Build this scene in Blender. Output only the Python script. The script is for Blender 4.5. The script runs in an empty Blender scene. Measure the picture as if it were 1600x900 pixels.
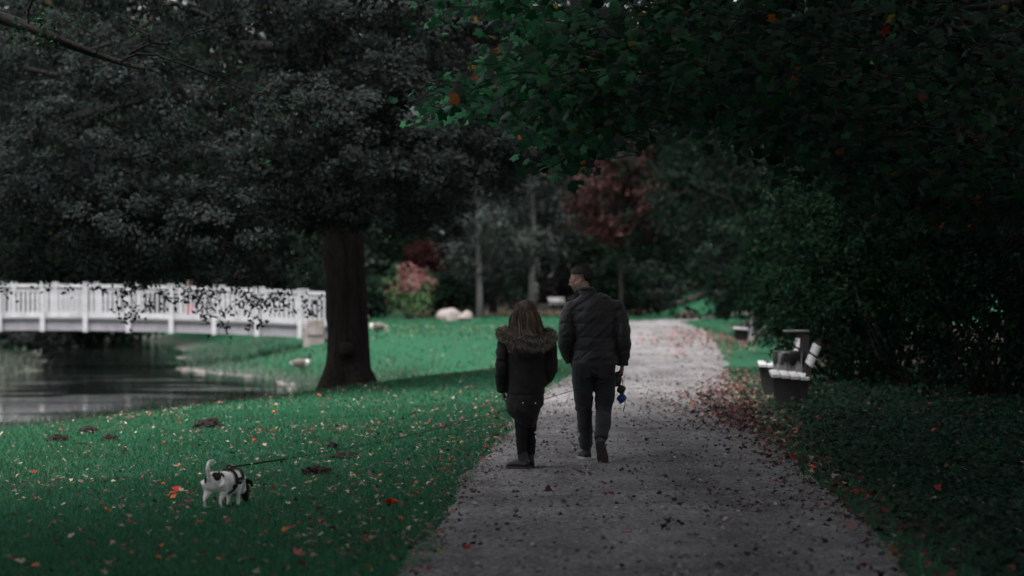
import bpy, bmesh, math, random
import numpy as np
from mathutils import Vector, Matrix

rng = np.random.default_rng(7)
random.seed(7)
R = math.radians
scene = bpy.context.scene
COL = scene.collection

# ------------------------------------------------------------------ camera
CAM_Z = 1.63
cam_data = bpy.data.cameras.new('camera')
cam = bpy.data.objects.new('camera', cam_data)
COL.objects.link(cam)
cam.location = (0, 0, CAM_Z)
cam.rotation_euler = (R(90), 0, 0)
cam_data.sensor_width = 36
cam_data.lens = 85
cam_data.clip_start = 0.1
cam_data.clip_end = 3000
cam_data.dof.use_dof = True
cam_data.dof.focus_distance = 21.9
cam_data.dof.aperture_fstop = 1.7
cam_data.dof.aperture_blades = 9
scene.camera = cam
FPX = 85 / 36 * 1600

# ------------------------------------------------------------------ sky, sun, exposure
SUN_EL, SUN_AZ = R(66), R(-170)          # soft light from behind the viewpoint, a little from the left
world = bpy.data.worlds.new('World')
scene.world = world
world.use_nodes = True
wn = world.node_tree
bg = wn.nodes['Background']
sky = wn.nodes.new('ShaderNodeTexSky')
sky.sky_type = 'NISHITA'
sky.sun_disc = False
sky.sun_elevation = SUN_EL
sky.sun_rotation = SUN_AZ
sky.air_density = 1.0
sky.dust_density = 3.0
hs = wn.nodes.new('ShaderNodeHueSaturation')
hs.inputs['Saturation'].default_value = 0.22      # a closed grey cloud cover
wn.links.new(sky.outputs[0], hs.inputs['Color'])
wn.links.new(hs.outputs[0], bg.inputs['Color'])
bg.inputs['Strength'].default_value = 0.05
sun_data = bpy.data.lights.new('sun', 'SUN')
sun_data.energy = 1.5
sun_data.angle = R(55)
sun_data.color = (1.0, 0.97, 0.94)
sun = bpy.data.objects.new('sun', sun_data)
COL.objects.link(sun)
sdir = Vector((math.sin(SUN_AZ) * math.cos(SUN_EL), math.cos(SUN_AZ) * math.cos(SUN_EL), math.sin(SUN_EL)))
sun.rotation_euler = sdir.to_track_quat('Z', 'Y').to_euler()
sun.location = (-30, 10, 40)
vs = scene.view_settings
vs.view_transform = 'Standard'
vs.look = 'None'
vs.gamma = 1
vs.use_curve_mapping = False
vs.exposure = 2.3
scene.render.engine = 'CYCLES'
cy = scene.cycles
cy.use_denoising = True
cy.max_bounces = 5
cy.diffuse_bounces = 3
cy.glossy_bounces = 2
cy.transmission_bounces = 3
cy.transparent_max_bounces = 4
cy.use_adaptive_sampling = True
cy.adaptive_threshold = 0.02
cy.sample_clamp_indirect = 4

# ------------------------------------------------------------------ helpers
def at(px, py, D):
    """world point seen at photo pixel (px, py) at distance D"""
    return np.array([(px - 800) / FPX * D, D, CAM_Z + (450 - py) / FPX * D])

def tag(o, label=None, cat=None, group=None, kind=None):
    if label: o['label'] = label
    if cat: o['category'] = cat
    if group: o['group'] = group
    if kind: o['kind'] = kind
    return o

def empty(name, loc=(0, 0, 0), rz=0, label=None, cat=None, group=None):
    o = bpy.data.objects.new(name, None)
    o.empty_display_size = 0.2
    COL.objects.link(o)
    o.location = loc
    o.rotation_euler = (0, 0, rz)
    return tag(o, label, cat, group)

def link(name, me, mat=None, parent=None, loc=None):
    o = bpy.data.objects.new(name, me)
    COL.objects.link(o)
    if mat is not None and not me.materials:
        me.materials.append(mat)
    if parent is not None:
        o.parent = parent
    if loc is not None:
        o.location = loc
    return o

def raw_mesh(name, V, F, smooth=False, col=None):
    """V (n,3); F (m,k) equal-sided faces"""
    V = np.asarray(V, np.float32); F = np.asarray(F, np.int32)
    me = bpy.data.meshes.new(name)
    m, k = F.shape
    me.vertices.add(len(V)); me.vertices.foreach_set('co', V.ravel())
    me.loops.add(m * k); me.loops.foreach_set('vertex_index', F.ravel())
    me.polygons.add(m)
    me.polygons.foreach_set('loop_start', np.arange(0, m * k, k, dtype=np.int32))
    me.polygons.foreach_set('loop_total', np.full(m, k, np.int32))
    if smooth:
        me.polygons.foreach_set('use_smooth', np.ones(m, bool))
    if col is not None:
        a = me.color_attributes.new('col', 'FLOAT_COLOR', 'POINT')
        c = np.ones((len(V), 4), np.float32); c[:, :3] = col
        a.data.foreach_set('color', c.ravel())
    me.update(); me.validate()
    return me

class MB:
    """collects shapes, builds ONE mesh object"""
    def __init__(s): s.v = []; s.f = []
    def add(s, V, F):
        n = len(s.v)
        s.v.extend([tuple(map(float, p)) for p in V]); s.f.extend([[i + n for i in f] for f in F]); return s
    def box(s, c, size, rot=None, taper=1.0):
        x, y, z = [d / 2 for d in size]
        V = [(sx * x * (taper if sz < 0 else 1), sy * y * (taper if sz < 0 else 1), sz * z) for sz in (-1, 1) for sy in (-1, 1) for sx in (-1, 1)]
        if rot is not None: V = [tuple(rot @ Vector(p)) for p in V]
        V = [(p[0] + c[0], p[1] + c[1], p[2] + c[2]) for p in V]
        return s.add(V, [(0, 2, 3, 1), (4, 5, 7, 6), (0, 1, 5, 4), (2, 6, 7, 3), (0, 4, 6, 2), (1, 3, 7, 5)])
    def tube(s, path, rad, n=8, ref=(0, 0, 1), cap=True, power=2.0):
        V, F = tube(path, rad, n, ref, cap, power); return s.add(V, F)
    def mesh(s, name, smooth=False):
        me = bpy.data.meshes.new(name); me.from_pydata(s.v, [], s.f); me.update()
        if smooth: me.polygons.foreach_set('use_smooth', np.ones(len(me.polygons), bool))
        return me
    def build(s, name, mat, parent=None, smooth=False, bevel=0, loc=None):
        o = link(name, s.mesh(name, smooth), mat, parent, loc)
        if bevel:
            b = o.modifiers.new('bevel', 'BEVEL'); b.width = bevel; b.segments = 2; b.limit_method = 'ANGLE'
        return o

def tube(path, rad, n=8, ref=(0, 0, 1), cap=True, power=2.0):
    """ring loft; rad entries are r or (a, b): a sideways, b along ref"""
    P = [Vector(p) for p in path]; V = []; F = []
    ref = Vector(ref)
    prev = None
    for i, p in enumerate(P):
        t = (P[min(i + 1, len(P) - 1)] - P[max(i - 1, 0)]).normalized()
        u = t.cross(ref)
        if u.length < 0.05: u = prev if prev is not None else t.cross(Vector((1, 0.3, 0.1)))
        u = u - t * u.dot(t); u.normalize(); prev = u
        w = u.cross(t).normalized()
        r = rad[i] if hasattr(rad, '__len__') else rad
        a, b = r if hasattr(r, '__len__') else (r, r)
        for k in range(n):
            th = 2 * math.pi * k / n
            c, s_ = math.cos(th), math.sin(th)
            if power != 2.0:
                c = math.copysign(abs(c) ** (2 / power), c); s_ = math.copysign(abs(s_) ** (2 / power), s_)
            V.append(p + u * a * c + w * b * s_)
    for i in range(len(P) - 1):
        for k in range(n):
            a0 = i * n + k; b0 = i * n + (k + 1) % n
            F.append((a0, b0, b0 + n, a0 + n))
    if cap:
        F.append(tuple(range(n - 1, -1, -1))); F.append(tuple(range((len(P) - 1) * n, len(P) * n)))
    return V, F

def smooth01(t):
    t = np.clip(t, 0, 1); return t * t * (3 - 2 * t)

# value noise, used for shapes only
_g = np.random.default_rng(3).random((64, 64, 64))
def noise3(p):
    p = np.asarray(p, float); i = np.floor(p).astype(int); f = p - i; f = f * f * (3 - 2 * f); i &= 63; j = (i + 1) & 63
    x0, y0, z0 = i[..., 0], i[..., 1], i[..., 2]; x1, y1, z1 = j[..., 0], j[..., 1], j[..., 2]
    fx, fy, fz = f[..., 0], f[..., 1], f[..., 2]
    def L(a, b, t): return a + (b - a) * t
    return L(L(L(_g[x0, y0, z0], _g[x1, y0, z0], fx), L(_g[x0, y1, z0], _g[x1, y1, z0], fx), fy),
             L(L(_g[x0, y0, z1], _g[x1, y0, z1], fx), L(_g[x0, y1, z1], _g[x1, y1, z1], fx), fy), fz) * 2 - 1
def noise2(x, y, s=1.0, seed=0.0):
    x = np.asarray(x, float); y = np.asarray(y, float)
    return noise3(np.stack([x * s + 31.7, y * s + 17.3, np.full(np.broadcast(x, y).shape, seed + 0.5) + 0 * x * y], -1))

# ------------------------------------------------------------------ materials
def nodes_of(name):
    m = bpy.data.materials.new(name); m.use_nodes = True
    nt = m.node_tree; return m, nt, nt.nodes['Principled BSDF']

def nnode(nt, kind, **kw):
    n = nt.nodes.new(kind)
    for k, v in kw.items():
        if k in n.inputs: n.inputs[k].default_value = v
        else: setattr(n, k, v)
    return n

def mat(name, c1, c2=None, scale=8.0, rough=0.7, bump=0.0, bscale=60.0, spec=0.3, stretch=(1, 1, 1), detail=6, sheen=0.0, coords='Object', fac=(0.35, 0.65), bdist=0.01):
    m, nt, p = nodes_of(name); L = nt.links.new
    p.inputs['Roughness'].default_value = rough
    p.inputs['Specular IOR Level'].default_value = spec
    if sheen: p.inputs['Sheen Weight'].default_value = sheen
    tc = nnode(nt, 'ShaderNodeTexCoord'); mp = nnode(nt, 'ShaderNodeMapping'); mp.inputs['Scale'].default_value = stretch
    L(tc.outputs[coords], mp.inputs['Vector'])
    c2 = c2 or tuple(v * 0.75 for v in c1)
    n = nnode(nt, 'ShaderNodeTexNoise', Scale=scale, Detail=detail, Roughness=0.65); L(mp.outputs[0], n.inputs['Vector'])
    cr = nnode(nt, 'ShaderNodeValToRGB')
    cr.color_ramp.elements[0].position, cr.color_ramp.elements[1].position = fac
    cr.color_ramp.elements[0].color = (*c1, 1); cr.color_ramp.elements[1].color = (*c2, 1)
    L(n.outputs['Fac'], cr.inputs['Fac']); L(cr.outputs[0], p.inputs['Base Color'])
    if bump:
        n2 = nnode(nt, 'ShaderNodeTexNoise', Scale=bscale, Detail=5, Roughness=0.6); L(mp.outputs[0], n2.inputs['Vector'])
        b = nnode(nt, 'ShaderNodeBump', Strength=bump, Distance=bdist); L(n2.outputs['Fac'], b.inputs['Height']); L(b.outputs[0], p.inputs['Normal'])
    return m

def leaf_mat(name, rough=0.5, spec=0.35, trans=0.3, bump=False):
    m, nt, p = nodes_of(name); L = nt.links.new
    p.inputs['Roughness'].default_value = rough; p.inputs['Specular IOR Level'].default_value = spec
    a = nnode(nt, 'ShaderNodeAttribute', attribute_name='col'); L(a.outputs['Color'], p.inputs['Base Color'])
    if trans:
        t = nnode(nt, 'ShaderNodeBsdfTranslucent'); L(a.outputs['Color'], t.inputs['Color'])
        mx = nnode(nt, 'ShaderNodeMixShader'); mx.inputs[0].default_value = trans
        L(p.outputs[0], mx.inputs[1]); L(t.outputs[0], mx.inputs[2])
        L(mx.outputs[0], nt.nodes['Material Output'].inputs['Surface'])
    return m

M = {}
M['leaf'] = leaf_mat('leaf_surface', 0.5, 0.10, 0.28)
M['hedge'] = leaf_mat('hedge_leaf', 0.6, 0.04, 0.25)
M['leaf_matte'] = leaf_mat('leaf_matte', 0.7, 0.06, 0.25)
M['grass'] = leaf_mat('grass_blade', 0.55, 0.25, 0.35)
M['litter'] = leaf_mat('dry_leaf', 0.65, 0.25, 0.15)
M['hair'] = leaf_mat('hair_strand', 0.38, 0.5, 0.0)
M['fur'] = leaf_mat('fur_strand', 0.6, 0.2, 0.2)
M['coat'] = leaf_mat('dog_coat', 0.75, 0.15, 0.0)
M['bark'] = mat('tree_bark', (0.014, 0.0105, 0.010), (0.052, 0.041, 0.039), 6, 0.9, 1.0, 14, 0.15, (5, 5, 0.5), bdist=0.09)
M['bark_dark'] = mat('dark_bark', (0.012, 0.011, 0.011), (0.03, 0.027, 0.026), 8, 0.9, 0.6, 20, 0.15, (3, 3, 1), bdist=0.02)
M['birch'] = mat('birch_bark', (0.15, 0.145, 0.145), (0.07, 0.065, 0.065), 2.2, 0.8, 0.3, 10, 0.2, (1, 1, 3), fac=(0.5, 0.72))
M['white_paint'] = mat('white_paint', (0.43, 0.43, 0.45), (0.27, 0.27, 0.285), 2.5, 0.5, 0.15, 30, 0.4)
M['grey_paint'] = mat('grey_painted_steel', (0.26, 0.25, 0.28), (0.19, 0.18, 0.2), 3, 0.55, 0.2, 30, 0.4)
M['old_white'] = mat('worn_white_paint', (0.62, 0.61, 0.63), (0.36, 0.35, 0.36), 5, 0.6, 0.4, 40, 0.35, (1, 6, 6))
M['concrete'] = mat('weathered_concrete', (0.05, 0.047, 0.046), (0.025, 0.024, 0.023), 5, 0.9, 0.5, 60, 0.2)
M['grey_wood'] = mat('weathered_grey_wood', (0.17, 0.165, 0.17), (0.10, 0.097, 0.10), 6, 0.85, 0.4, 40, 0.2, (6, 6, 0.6))
M['bin_board'] = mat('pale_grey_board', (0.30, 0.29, 0.30), (0.19, 0.185, 0.19), 6, 0.85, 0.4, 40, 0.2, (6, 6, 0.6))
M['dark_wood'] = mat('dark_wood', (0.045, 0.043, 0.045), (0.025, 0.024, 0.025), 6, 0.85, 0.4, 40, 0.2, (6, 6, 0.6))
M['bag'] = mat('black_plastic_bag', (0.008, 0.008, 0.009), (0.012, 0.012, 0.013), 20, 0.3, 0.6, 18, 0.5, bdist=0.02)
M['stone'] = mat('pale_stone', (0.25, 0.225, 0.215), (0.14, 0.12, 0.115), 2.0, 0.9, 0.7, 9, 0.2, bdist=0.05)
M['stone_brown'] = mat('brown_stone', (0.20, 0.15, 0.13), (0.12, 0.09, 0.08), 2.0, 0.9, 0.7, 9, 0.2, bdist=0.05)
M['soil'] = mat('dark_soil', (0.018, 0.014, 0.013), (0.035, 0.028, 0.026), 30, 0.95, 1.0, 60, 0.1, bdist=0.02)
# ------------------------------------------------------------------ terrain
PATH_Y = [-60, 0, 13.7, 22, 30, 38.5, 56, 70, 88, 104, 116]
PATH_X = [-0.6, 0.5, 0.86, 1.12, 1.5, 2.04, 3.4, 4.5, 5.6, 6.3, 6.5]
def path_x(y): return np.interp(y, PATH_Y, PATH_X)
WATER_Z = -1.2

def terrain(x, y):
    x = np.asarray(x, float); y = np.asarray(y, float)
    c = (x + 6.8) * -0.946 + (y - 32) * 0.324
    sp = np.where(c > 12, c, np.log1p(np.exp(np.clip(c / 0.7, -30, 30))) * 0.7)
    a = -0.03 * np.clip(-x - 1, 0, 8) - 0.2 * sp
    xr = np.interp(y, [40, 56, 63, 69, 76, 83.5, 112, 140, 175, 260], [-6.6, -6.3, -6.0, -6.2, -8.5, -11.3, -15, -22, -32, -60]) + 0.5 * noise2(x, y, 0.25, 5)
    xl = np.interp(y, [40, 60, 71, 85, 133, 175, 260], [-24, -20, -15, -16.4, -25, -38, -70]) + 0.5 * noise2(x, y, 0.3, 9)
    d = x - xr
    b = np.where(d > 0, -1.2 + 1.25 * smooth01(d / 7), -1.2 - 0.5 * smooth01(-d / 3))
    b = np.where(x < xl, np.maximum(b, -1.2 + 1.3 * smooth01((xl - x) / 6)), b)
    b = b - 0.40 * np.exp(-((c - 4.5) / 4.0) ** 2) * smooth01((x + 9) / 4)
    k = 0.12
    h = np.clip(0.5 + 0.5 * (a - b) / k, 0, 1)
    z = b + (a - b) * h + k * h * (1 - h)
    z = np.where(c < -3, np.minimum(a, z), z)
    z = z + 1.9 * smooth01((y - 112) / 45) * smooth01((x - 7.5) / 7) + 0.018 * np.clip(y - 158, 0, 200)
    z = z + 0.02 * noise2(x, y, 0.9, 1) + 0.05 * noise2(x, y, 0.22, 2)
    z = z + 0.10 * smooth01((x - path_x(y) - 2.0) / 3.0) * (y < 100)
    dp = np.abs(x - path_x(y))
    w = smooth01((dp - 1.75) / 1.1)
    w = np.where(y > 116, 1, w)
    z = z * w
    return z

def axis_lines(segs):
    out = []
    for a, b, s in segs: out.extend(np.arange(a, b, s))
    return np.array(out)
gx = axis_lines([(-900, -100, 80), (-100, -40, 6), (-40, -14, 1.0), (-14, 14, 0.28), (14, 40, 1.0), (40, 100, 6), (100, 901, 80)])
gy = axis_lines([(-500, -60, 60), (-60, 6, 3), (6, 60, 0.3), (60, 165, 1.0), (165, 260, 6), (260, 1500, 120)])
X, Y = np.meshgrid(gx, gy)
Z = terrain(X, Y)
V = np.stack([X, Y, Z], -1).reshape(-1, 3)
nx, ny = len(gx), len(gy)
I = np.arange(nx * ny).reshape(ny, nx)
F = np.stack([I[:-1, :-1], I[:-1, 1:], I[1:, 1:], I[1:, :-1]], -1).reshape(-1, 4)
# what grows where: 0 turf, 1 bare woodland soil (under hedge, ivy, planting beds)
cov = np.zeros(len(V)); dxr = V[:, 0] - path_x(V[:, 1])
cov = np.maximum(cov, smooth01((dxr - 1.5 - np.clip((V[:, 1] - 24) * .06, 0, 1.4) + .3 * noise2(V[:, 0], V[:, 1], .7, 51)) / .5) * (V[:, 1] < 110))
cov = np.maximum(cov, smooth01((np.abs(V[:, 0] + 4.6) - 0) * -1 / 3.0 + 1) * smooth01((V[:, 1] - 119.5) / 1.5) * (V[:, 0] < -1.5))
me = raw_mesh('ground', V, F, True, np.repeat(cov[:, None], 3, 1))

def ground_material():
    m, nt, p = nodes_of('lawn_soil'); L = nt.links.new
    p.inputs['Roughness'].default_value = 0.95; p.inputs['Specular IOR Level'].default_value = 0.1
    tc = nnode(nt, 'ShaderNodeTexCoord')
    n1 = nnode(nt, 'ShaderNodeTexNoise', Scale=9.0, Detail=8, Roughness=0.75); L(tc.outputs['Object'], n1.inputs['Vector'])
    cr = nnode(nt, 'ShaderNodeValToRGB'); e = cr.color_ramp.elements
    e[0].position, e[0].color = 0.3, (0.014, 0.06, 0.031, 1)
    e[1].position, e[1].color = 0.7, (0.019, 0.088, 0.044, 1)
    L(n1.outputs['Fac'], cr.inputs['Fac'])
    # bare soil at the water's edge, by height
    sx = nnode(nt, 'ShaderNodeSeparateXYZ'); L(tc.outputs['Object'], sx.inputs[0])
    mr = nnode(nt, 'ShaderNodeMapRange'); mr.inputs['From Min'].default_value = -1.22; mr.inputs['From Max'].default_value = -0.95
    n2 = nnode(nt, 'ShaderNodeTexNoise', Scale=1.5, Detail=5); L(tc.outputs['Object'], n2.inputs['Vector'])
    ma = nnode(nt, 'ShaderNodeMath', operation='MULTIPLY_ADD'); ma.inputs[1].default_value = 0.3; L(n2.outputs['Fac'], ma.inputs[0])
    sb = nnode(nt, 'ShaderNodeMath', operation='SUBTRACT'); L(sx.outputs['Z'], sb.inputs[0]); sb.inputs[1].default_value = 0.15; L(sb.outputs[0], ma.inputs[2])
    L(ma.outputs[0], mr.inputs['Value'])
    mx = nnode(nt, 'ShaderNodeMix', data_type='RGBA'); L(mr.outputs[0], mx.inputs['Factor'])
    mx.inputs['A'].default_value = (0.10, 0.095, 0.09, 1); L(cr.outputs[0], mx.inputs['B'])
    # woodland floor far away and under the shrubs
    m2 = nnode(nt, 'ShaderNodeMapRange'); m2.inputs['From Min'].default_value = 158; m2.inputs['From Max'].default_value = 166; L(sx.outputs['Y'], m2.inputs['Value'])
    mx2 = nnode(nt, 'ShaderNodeMix', data_type='RGBA'); L(m2.outputs[0], mx2.inputs['Factor']); L(mx.outputs['Result'], mx2.inputs['A'])
    mx2.inputs['B'].default_value = (0.03, 0.026, 0.022, 1)
    at_ = nnode(nt, 'ShaderNodeAttribute', attribute_name='col')
    mx3 = nnode(nt, 'ShaderNodeMix', data_type='RGBA'); L(at_.outputs['Fac'], mx3.inputs['Factor']); L(mx2.outputs['Result'], mx3.inputs['A'])
    c5 = nnode(nt, 'ShaderNodeValToRGB'); e = c5.color_ramp.elements; e[0].position, e[0].color = .35, (0.016, 0.013, 0.012, 1); e[1].position, e[1].color = .65, (0.05, 0.036, 0.03, 1)
    L(n1.outputs['Fac'], c5.inputs['Fac']); L(c5.outputs[0], mx3.inputs['B'])
    L(mx3.outputs['Result'], p.inputs['Base Color'])
    b = nnode(nt, 'ShaderNodeBump', Strength=0.8, Distance=0.03)
    n3 = nnode(nt, 'ShaderNodeTexNoise', Scale=40.0, Detail=4); L(tc.outputs['Object'], n3.inputs['Vector']); L(n3.outputs['Fac'], b.inputs['Height']); L(b.outputs[0], p.inputs['Normal'])
    return m
tag(link('ground', me, ground_material()), kind='structure')

# ------------------------------------------------------------------ gravel path
def path_material():
    m, nt, p = nodes_of('gravel'); L = nt.links.new
    p.inputs['Roughness'].default_value = 0.8; p.inputs['Specular IOR Level'].default_value = 0.25
    tc = nnode(nt, 'ShaderNodeTexCoord')
    vo = nnode(nt, 'ShaderNodeTexVoronoi', Scale=55.0); L(tc.outputs['Object'], vo.inputs['Vector'])
    n1 = nnode(nt, 'ShaderNodeTexNoise', Scale=0.9, Detail=7, Roughness=0.7); L(tc.outputs['Object'], n1.inputs['Vector'])
    n2 = nnode(nt, 'ShaderNodeTexNoise', Scale=26.0, Detail=6, Roughness=0.8); L(tc.outputs['Object'], n2.inputs['Vector'])
    cr = nnode(nt, 'ShaderNodeValToRGB'); e = cr.color_ramp.elements
    e[0].position, e[0].color = 0.0, (0.12, 0.116, 0.118, 1)
    e[1].position, e[1].color = 1.0, (0.46, 0.45, 0.46, 1)
    bw = nnode(nt, 'ShaderNodeSeparateColor'); L(vo.outputs['Color'], bw.inputs[0])
    L(bw.outputs[0], cr.inputs['Fac'])
    c2 = nnode(nt, 'ShaderNodeValToRGB'); e = c2.color_ramp.elements
    e[0].position, e[0].color = 0.36, (0.42, 0.40, 0.40, 1)
    e[1].position, e[1].color = 0.58, (1, 1, 1, 1)
    L(n1.outputs['Fac'], c2.inputs['Fac'])
    c3 = nnode(nt, 'ShaderNodeValToRGB'); e = c3.color_ramp.elements
    e[0].position, e[0].color = 0.40, (0.22, 0.20, 0.20, 1)
    e[1].position, e[1].color = 0.54, (1, 1, 1, 1)
    L(n2.outputs['Fac'], c3.inputs['Fac'])
    m1 = nnode(nt, 'ShaderNodeMix', data_type='RGBA', blend_type='MULTIPLY'); m1.inputs['Factor'].default_value = 0.8
    L(cr.outputs[0], m1.inputs['A']); L(c2.outputs[0], m1.inputs['B'])
    m2 = nnode(nt, 'ShaderNodeMix', data_type='RGBA', blend_type='MULTIPLY'); m2.inputs['Factor'].default_value = 0.8
    L(m1.outputs['Result'], m2.inputs['A']); L(c3.outputs[0], m2.inputs['B'])
    mpt = nnode(nt, 'ShaderNodeMapping'); mpt.inputs['Scale'].default_value = (1.6, 0.16, 1); L(tc.outputs['Object'], mpt.inputs[0])
    n4 = nnode(nt, 'ShaderNodeTexNoise', Scale=1.0, Detail=4, Roughness=0.6); L(mpt.outputs[0], n4.inputs['Vector'])
    c4 = nnode(nt, 'ShaderNodeValToRGB'); e = c4.color_ramp.elements
    e[0].position, e[0].color = 0.38, (0.62, 0.60, 0.595, 1)
    e[1].position, e[1].color = 0.60, (1, 1, 1, 1)
    L(n4.outputs['Fac'], c4.inputs['Fac'])
    m3 = nnode(nt, 'ShaderNodeMix', data_type='RGBA', blend_type='MULTIPLY'); m3.inputs['Factor'].default_value = 0.9
    L(m2.outputs['Result'], m3.inputs['A']); L(c4.outputs[0], m3.inputs['B'])
    L(m3.outputs['Result'], p.inputs['Base Color'])
    ad = nnode(nt, 'ShaderNodeMath', operation='ADD'); L(vo.outputs['Distance'], ad.inputs[0]); L(n2.outputs['Fac'], ad.inputs[1])
    b = nnode(nt, 'ShaderNodeBump', Strength=0.9, Distance=0.015); L(ad.outputs[0], b.inputs['Height']); L(b.outputs[0], p.inputs['Normal'])
    return m
M['gravel'] = path_material()
ctr = []
for yy in np.arange(-20, 112, 0.25): ctr.append((float(path_x(yy)), yy))
# the path bends away to the right behind the hedge at its far end
for t in np.linspace(0.02, 1, 50):
    p0, p1, p2, p3 = [np.array(q, float) for q in ((6.5, 112), (6.7, 119), (10, 126), (22, 131))]
    q = (1 - t) ** 3 * p0 + 3 * t * (1 - t) ** 2 * p1 + 3 * t * t * (1 - t) * p2 + t ** 3 * p3
    ctr.append(tuple(q))
ctr = np.array(ctr)
tan = np.gradient(ctr, axis=0); tan /= np.linalg.norm(tan, axis=1)[:, None]
nor = np.stack([tan[:, 1], -tan[:, 0]], -1)
NW = 15
V = []
for j in range(NW):
    s = j / (NW - 1) * 2 - 1
    wl = 1.47 + 0.10 * noise2(ctr[:, 0], ctr[:, 1], 0.5, 3) + 0.06 * noise2(ctr[:, 0], ctr[:, 1], 2.3, 4)
    wr = 1.47 + 0.12 * noise2(ctr[:, 0], ctr[:, 1], 0.5, 7) + 0.06 * noise2(ctr[:, 0], ctr[:, 1], 2.1, 8)
    q = ctr + nor * (s * np.where(s < 0, wl, wr))[:, None]
    z = terrain(q[:, 0], q[:, 1]) + 0.012 + 0.03 * (1 - s * s) + 0.008 * noise2(q[:, 0], q[:, 1], 1.7, 6)
    V.append(np.stack([q[:, 0], q[:, 1], z], -1))
V = np.array(V)                                   # NW, n, 3
n = V.shape[1]
I = np.arange(NW * n).reshape(NW, n)
F = np.stack([I[:-1, :-1], I[1:, :-1], I[1:, 1:], I[:-1, 1:]], -1).reshape(-1, 4)
tag(link('path', raw_mesh('path', V.reshape(-1, 3), F, True), M['gravel']), kind='structure')

# a brown trodden track crossing behind the lawn
V = []
tx = np.arange(-45, 30, 1.0)
for j in range(5):
    ty = 150 + (j / 4 * 2 - 1) * 2.6 + 0.5 * np.sin(tx * 0.3) + 0.15 * np.sin(tx * 1.3 + j)
    V.append(np.stack([tx, ty, terrain(tx, ty) + 0.05], -1))
V = np.array(V); n = len(tx); I = np.arange(5 * n).reshape(5, n)
F = np.stack([I[:-1, :-1], I[:-1, 1:], I[1:, 1:], I[1:, :-1]], -1).reshape(-1, 4)
tag(link('path_track', raw_mesh('path_track', V.reshape(-1, 3), F, True), mat('brown_track', (0.13, 0.10, 0.095), (0.20, 0.16, 0.155), 1.5, 0.95, 0.5, 8, 0.1)), kind='structure')

def path_height(x, y):
    s = np.clip((x - path_x(y)) / 1.47, -1, 1)
    return terrain(x, y) + np.where(np.abs(x - path_x(y)) < 1.5, 0.012 + 0.03 * (1 - s * s), 0)

# ------------------------------------------------------------------ pond water
def water_material():
    m, nt, p = nodes_of('pond_water'); L = nt.links.new
    p.inputs['Base Color'].default_value = (0.008, 0.010, 0.009, 1)
    p.inputs['Roughness'].default_value = 0.04; p.inputs['IOR'].default_value = 1.33
    tc = nnode(nt, 'ShaderNodeTexCoord'); mp = nnode(nt, 'ShaderNodeMapping'); mp.inputs['Scale'].default_value = (1.0, 2.2, 1)
    L(tc.outputs['Object'], mp.inputs[0])
    n1 = nnode(nt, 'ShaderNodeTexNoise', Scale=2.6, Detail=5, Roughness=0.6); L(mp.outputs[0], n1.inputs['Vector'])
    n2 = nnode(nt, 'ShaderNodeTexNoise', Scale=0.22, Detail=3); L(mp.outputs[0], n2.inputs['Vector'])
    mr = nnode(nt, 'ShaderNodeMapRange'); mr.inputs['From Min'].default_value = 0.48; mr.inputs['From Max'].default_value = 0.66
    mr.inputs['To Min'].default_value = 0.006; mr.inputs['To Max'].default_value = 0.15
    L(n2.outputs['Fac'], mr.inputs['Value'])
    b = nnode(nt, 'ShaderNodeBump', Distance=0.12); L(n1.outputs['Fac'], b.inputs['Height']); L(mr.outputs[0], b.inputs['Strength'])
    L(b.outputs[0], p.inputs['Normal'])
    return m
wx = np.linspace(-70, -2, 35); wy = np.linspace(30, 260, 60)
X, Y = np.meshgrid(wx, wy); V = np.stack([X, Y, X * 0 + WATER_Z], -1).reshape(-1, 3)
I = np.arange(X.size).reshape(X.shape)
F = np.stack([I[:-1, :-1], I[:-1, 1:], I[1:, 1:], I[1:, :-1]], -1).reshape(-1, 4)
keep = (terrain(V[F, 0], V[F, 1]).min(1) < WATER_Z + 0.05)
tag(link('water', raw_mesh('water', V, F[keep]), water_material()), kind='structure')
# ------------------------------------------------------------------ leaves, grass, trees
SIMPLE = (np.array([(0, 0, 0), (0.45, -0.30, 0.07), (1, 0, -0.06), (0.45, 0.30, 0.07)]), np.array([(0, 1, 2), (0, 2, 3)]))
def maple_template():
    out = [(180, .14), (145, .42), (118, .60), (96, .50), (60, .84), (34, .62), (0, 1.0), (-34, .62), (-60, .84), (-96, .50), (-118, .60), (-145, .42)]
    P = [(0.0, 0, 0.03)]
    for a, r in out:
        P.append((r * math.cos(R(a)) * 0.62 + 0.05, r * math.sin(R(a)) * 0.62, -0.10 * r * r))
    P = np.array(P); P[:, 0] += 0.2
    n = len(out)
    return P, np.array([(0, 1 + i, 1 + (i + 1) % n) for i in range(n)])
MAPLE = maple_template()
SMALLMAPLE = (np.array([(0, 0, 0), (0.3, -.5, -.05), (.42, -.2, .03), (1, 0, -.06), (.42, .2, .03), (.3, .5, -.05)]), np.array([(0, 1, 2), (0, 2, 3), (0, 3, 4), (0, 4, 5)]))

def unit(v): return v / np.maximum(np.linalg.norm(v, axis=-1, keepdims=True), 1e-9)

def leaf_geo(P, N, size, tmpl, U=None, r=rng):
    """leaves at P with normals N; U = direction of the leaf's tip (optional)"""
    T, TF = tmpl; n = len(P)
    N = unit(N)
    if U is None: U = r.normal(size=(n, 3))
    U = unit(U - N * (U * N).sum(1)[:, None]); W = np.cross(N, U)
    size = np.broadcast_to(size, (n,))[:, None, None]
    V = P[:, None] + size * (T[None, :, 0:1] * U[:, None] + T[None, :, 1:2] * W[:, None] + T[None, :, 2:3] * N[:, None])
    F = (TF[None] + (np.arange(n) * len(T))[:, None, None]).reshape(-1, 3)
    return V.reshape(-1, 3), F, len(T)

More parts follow.
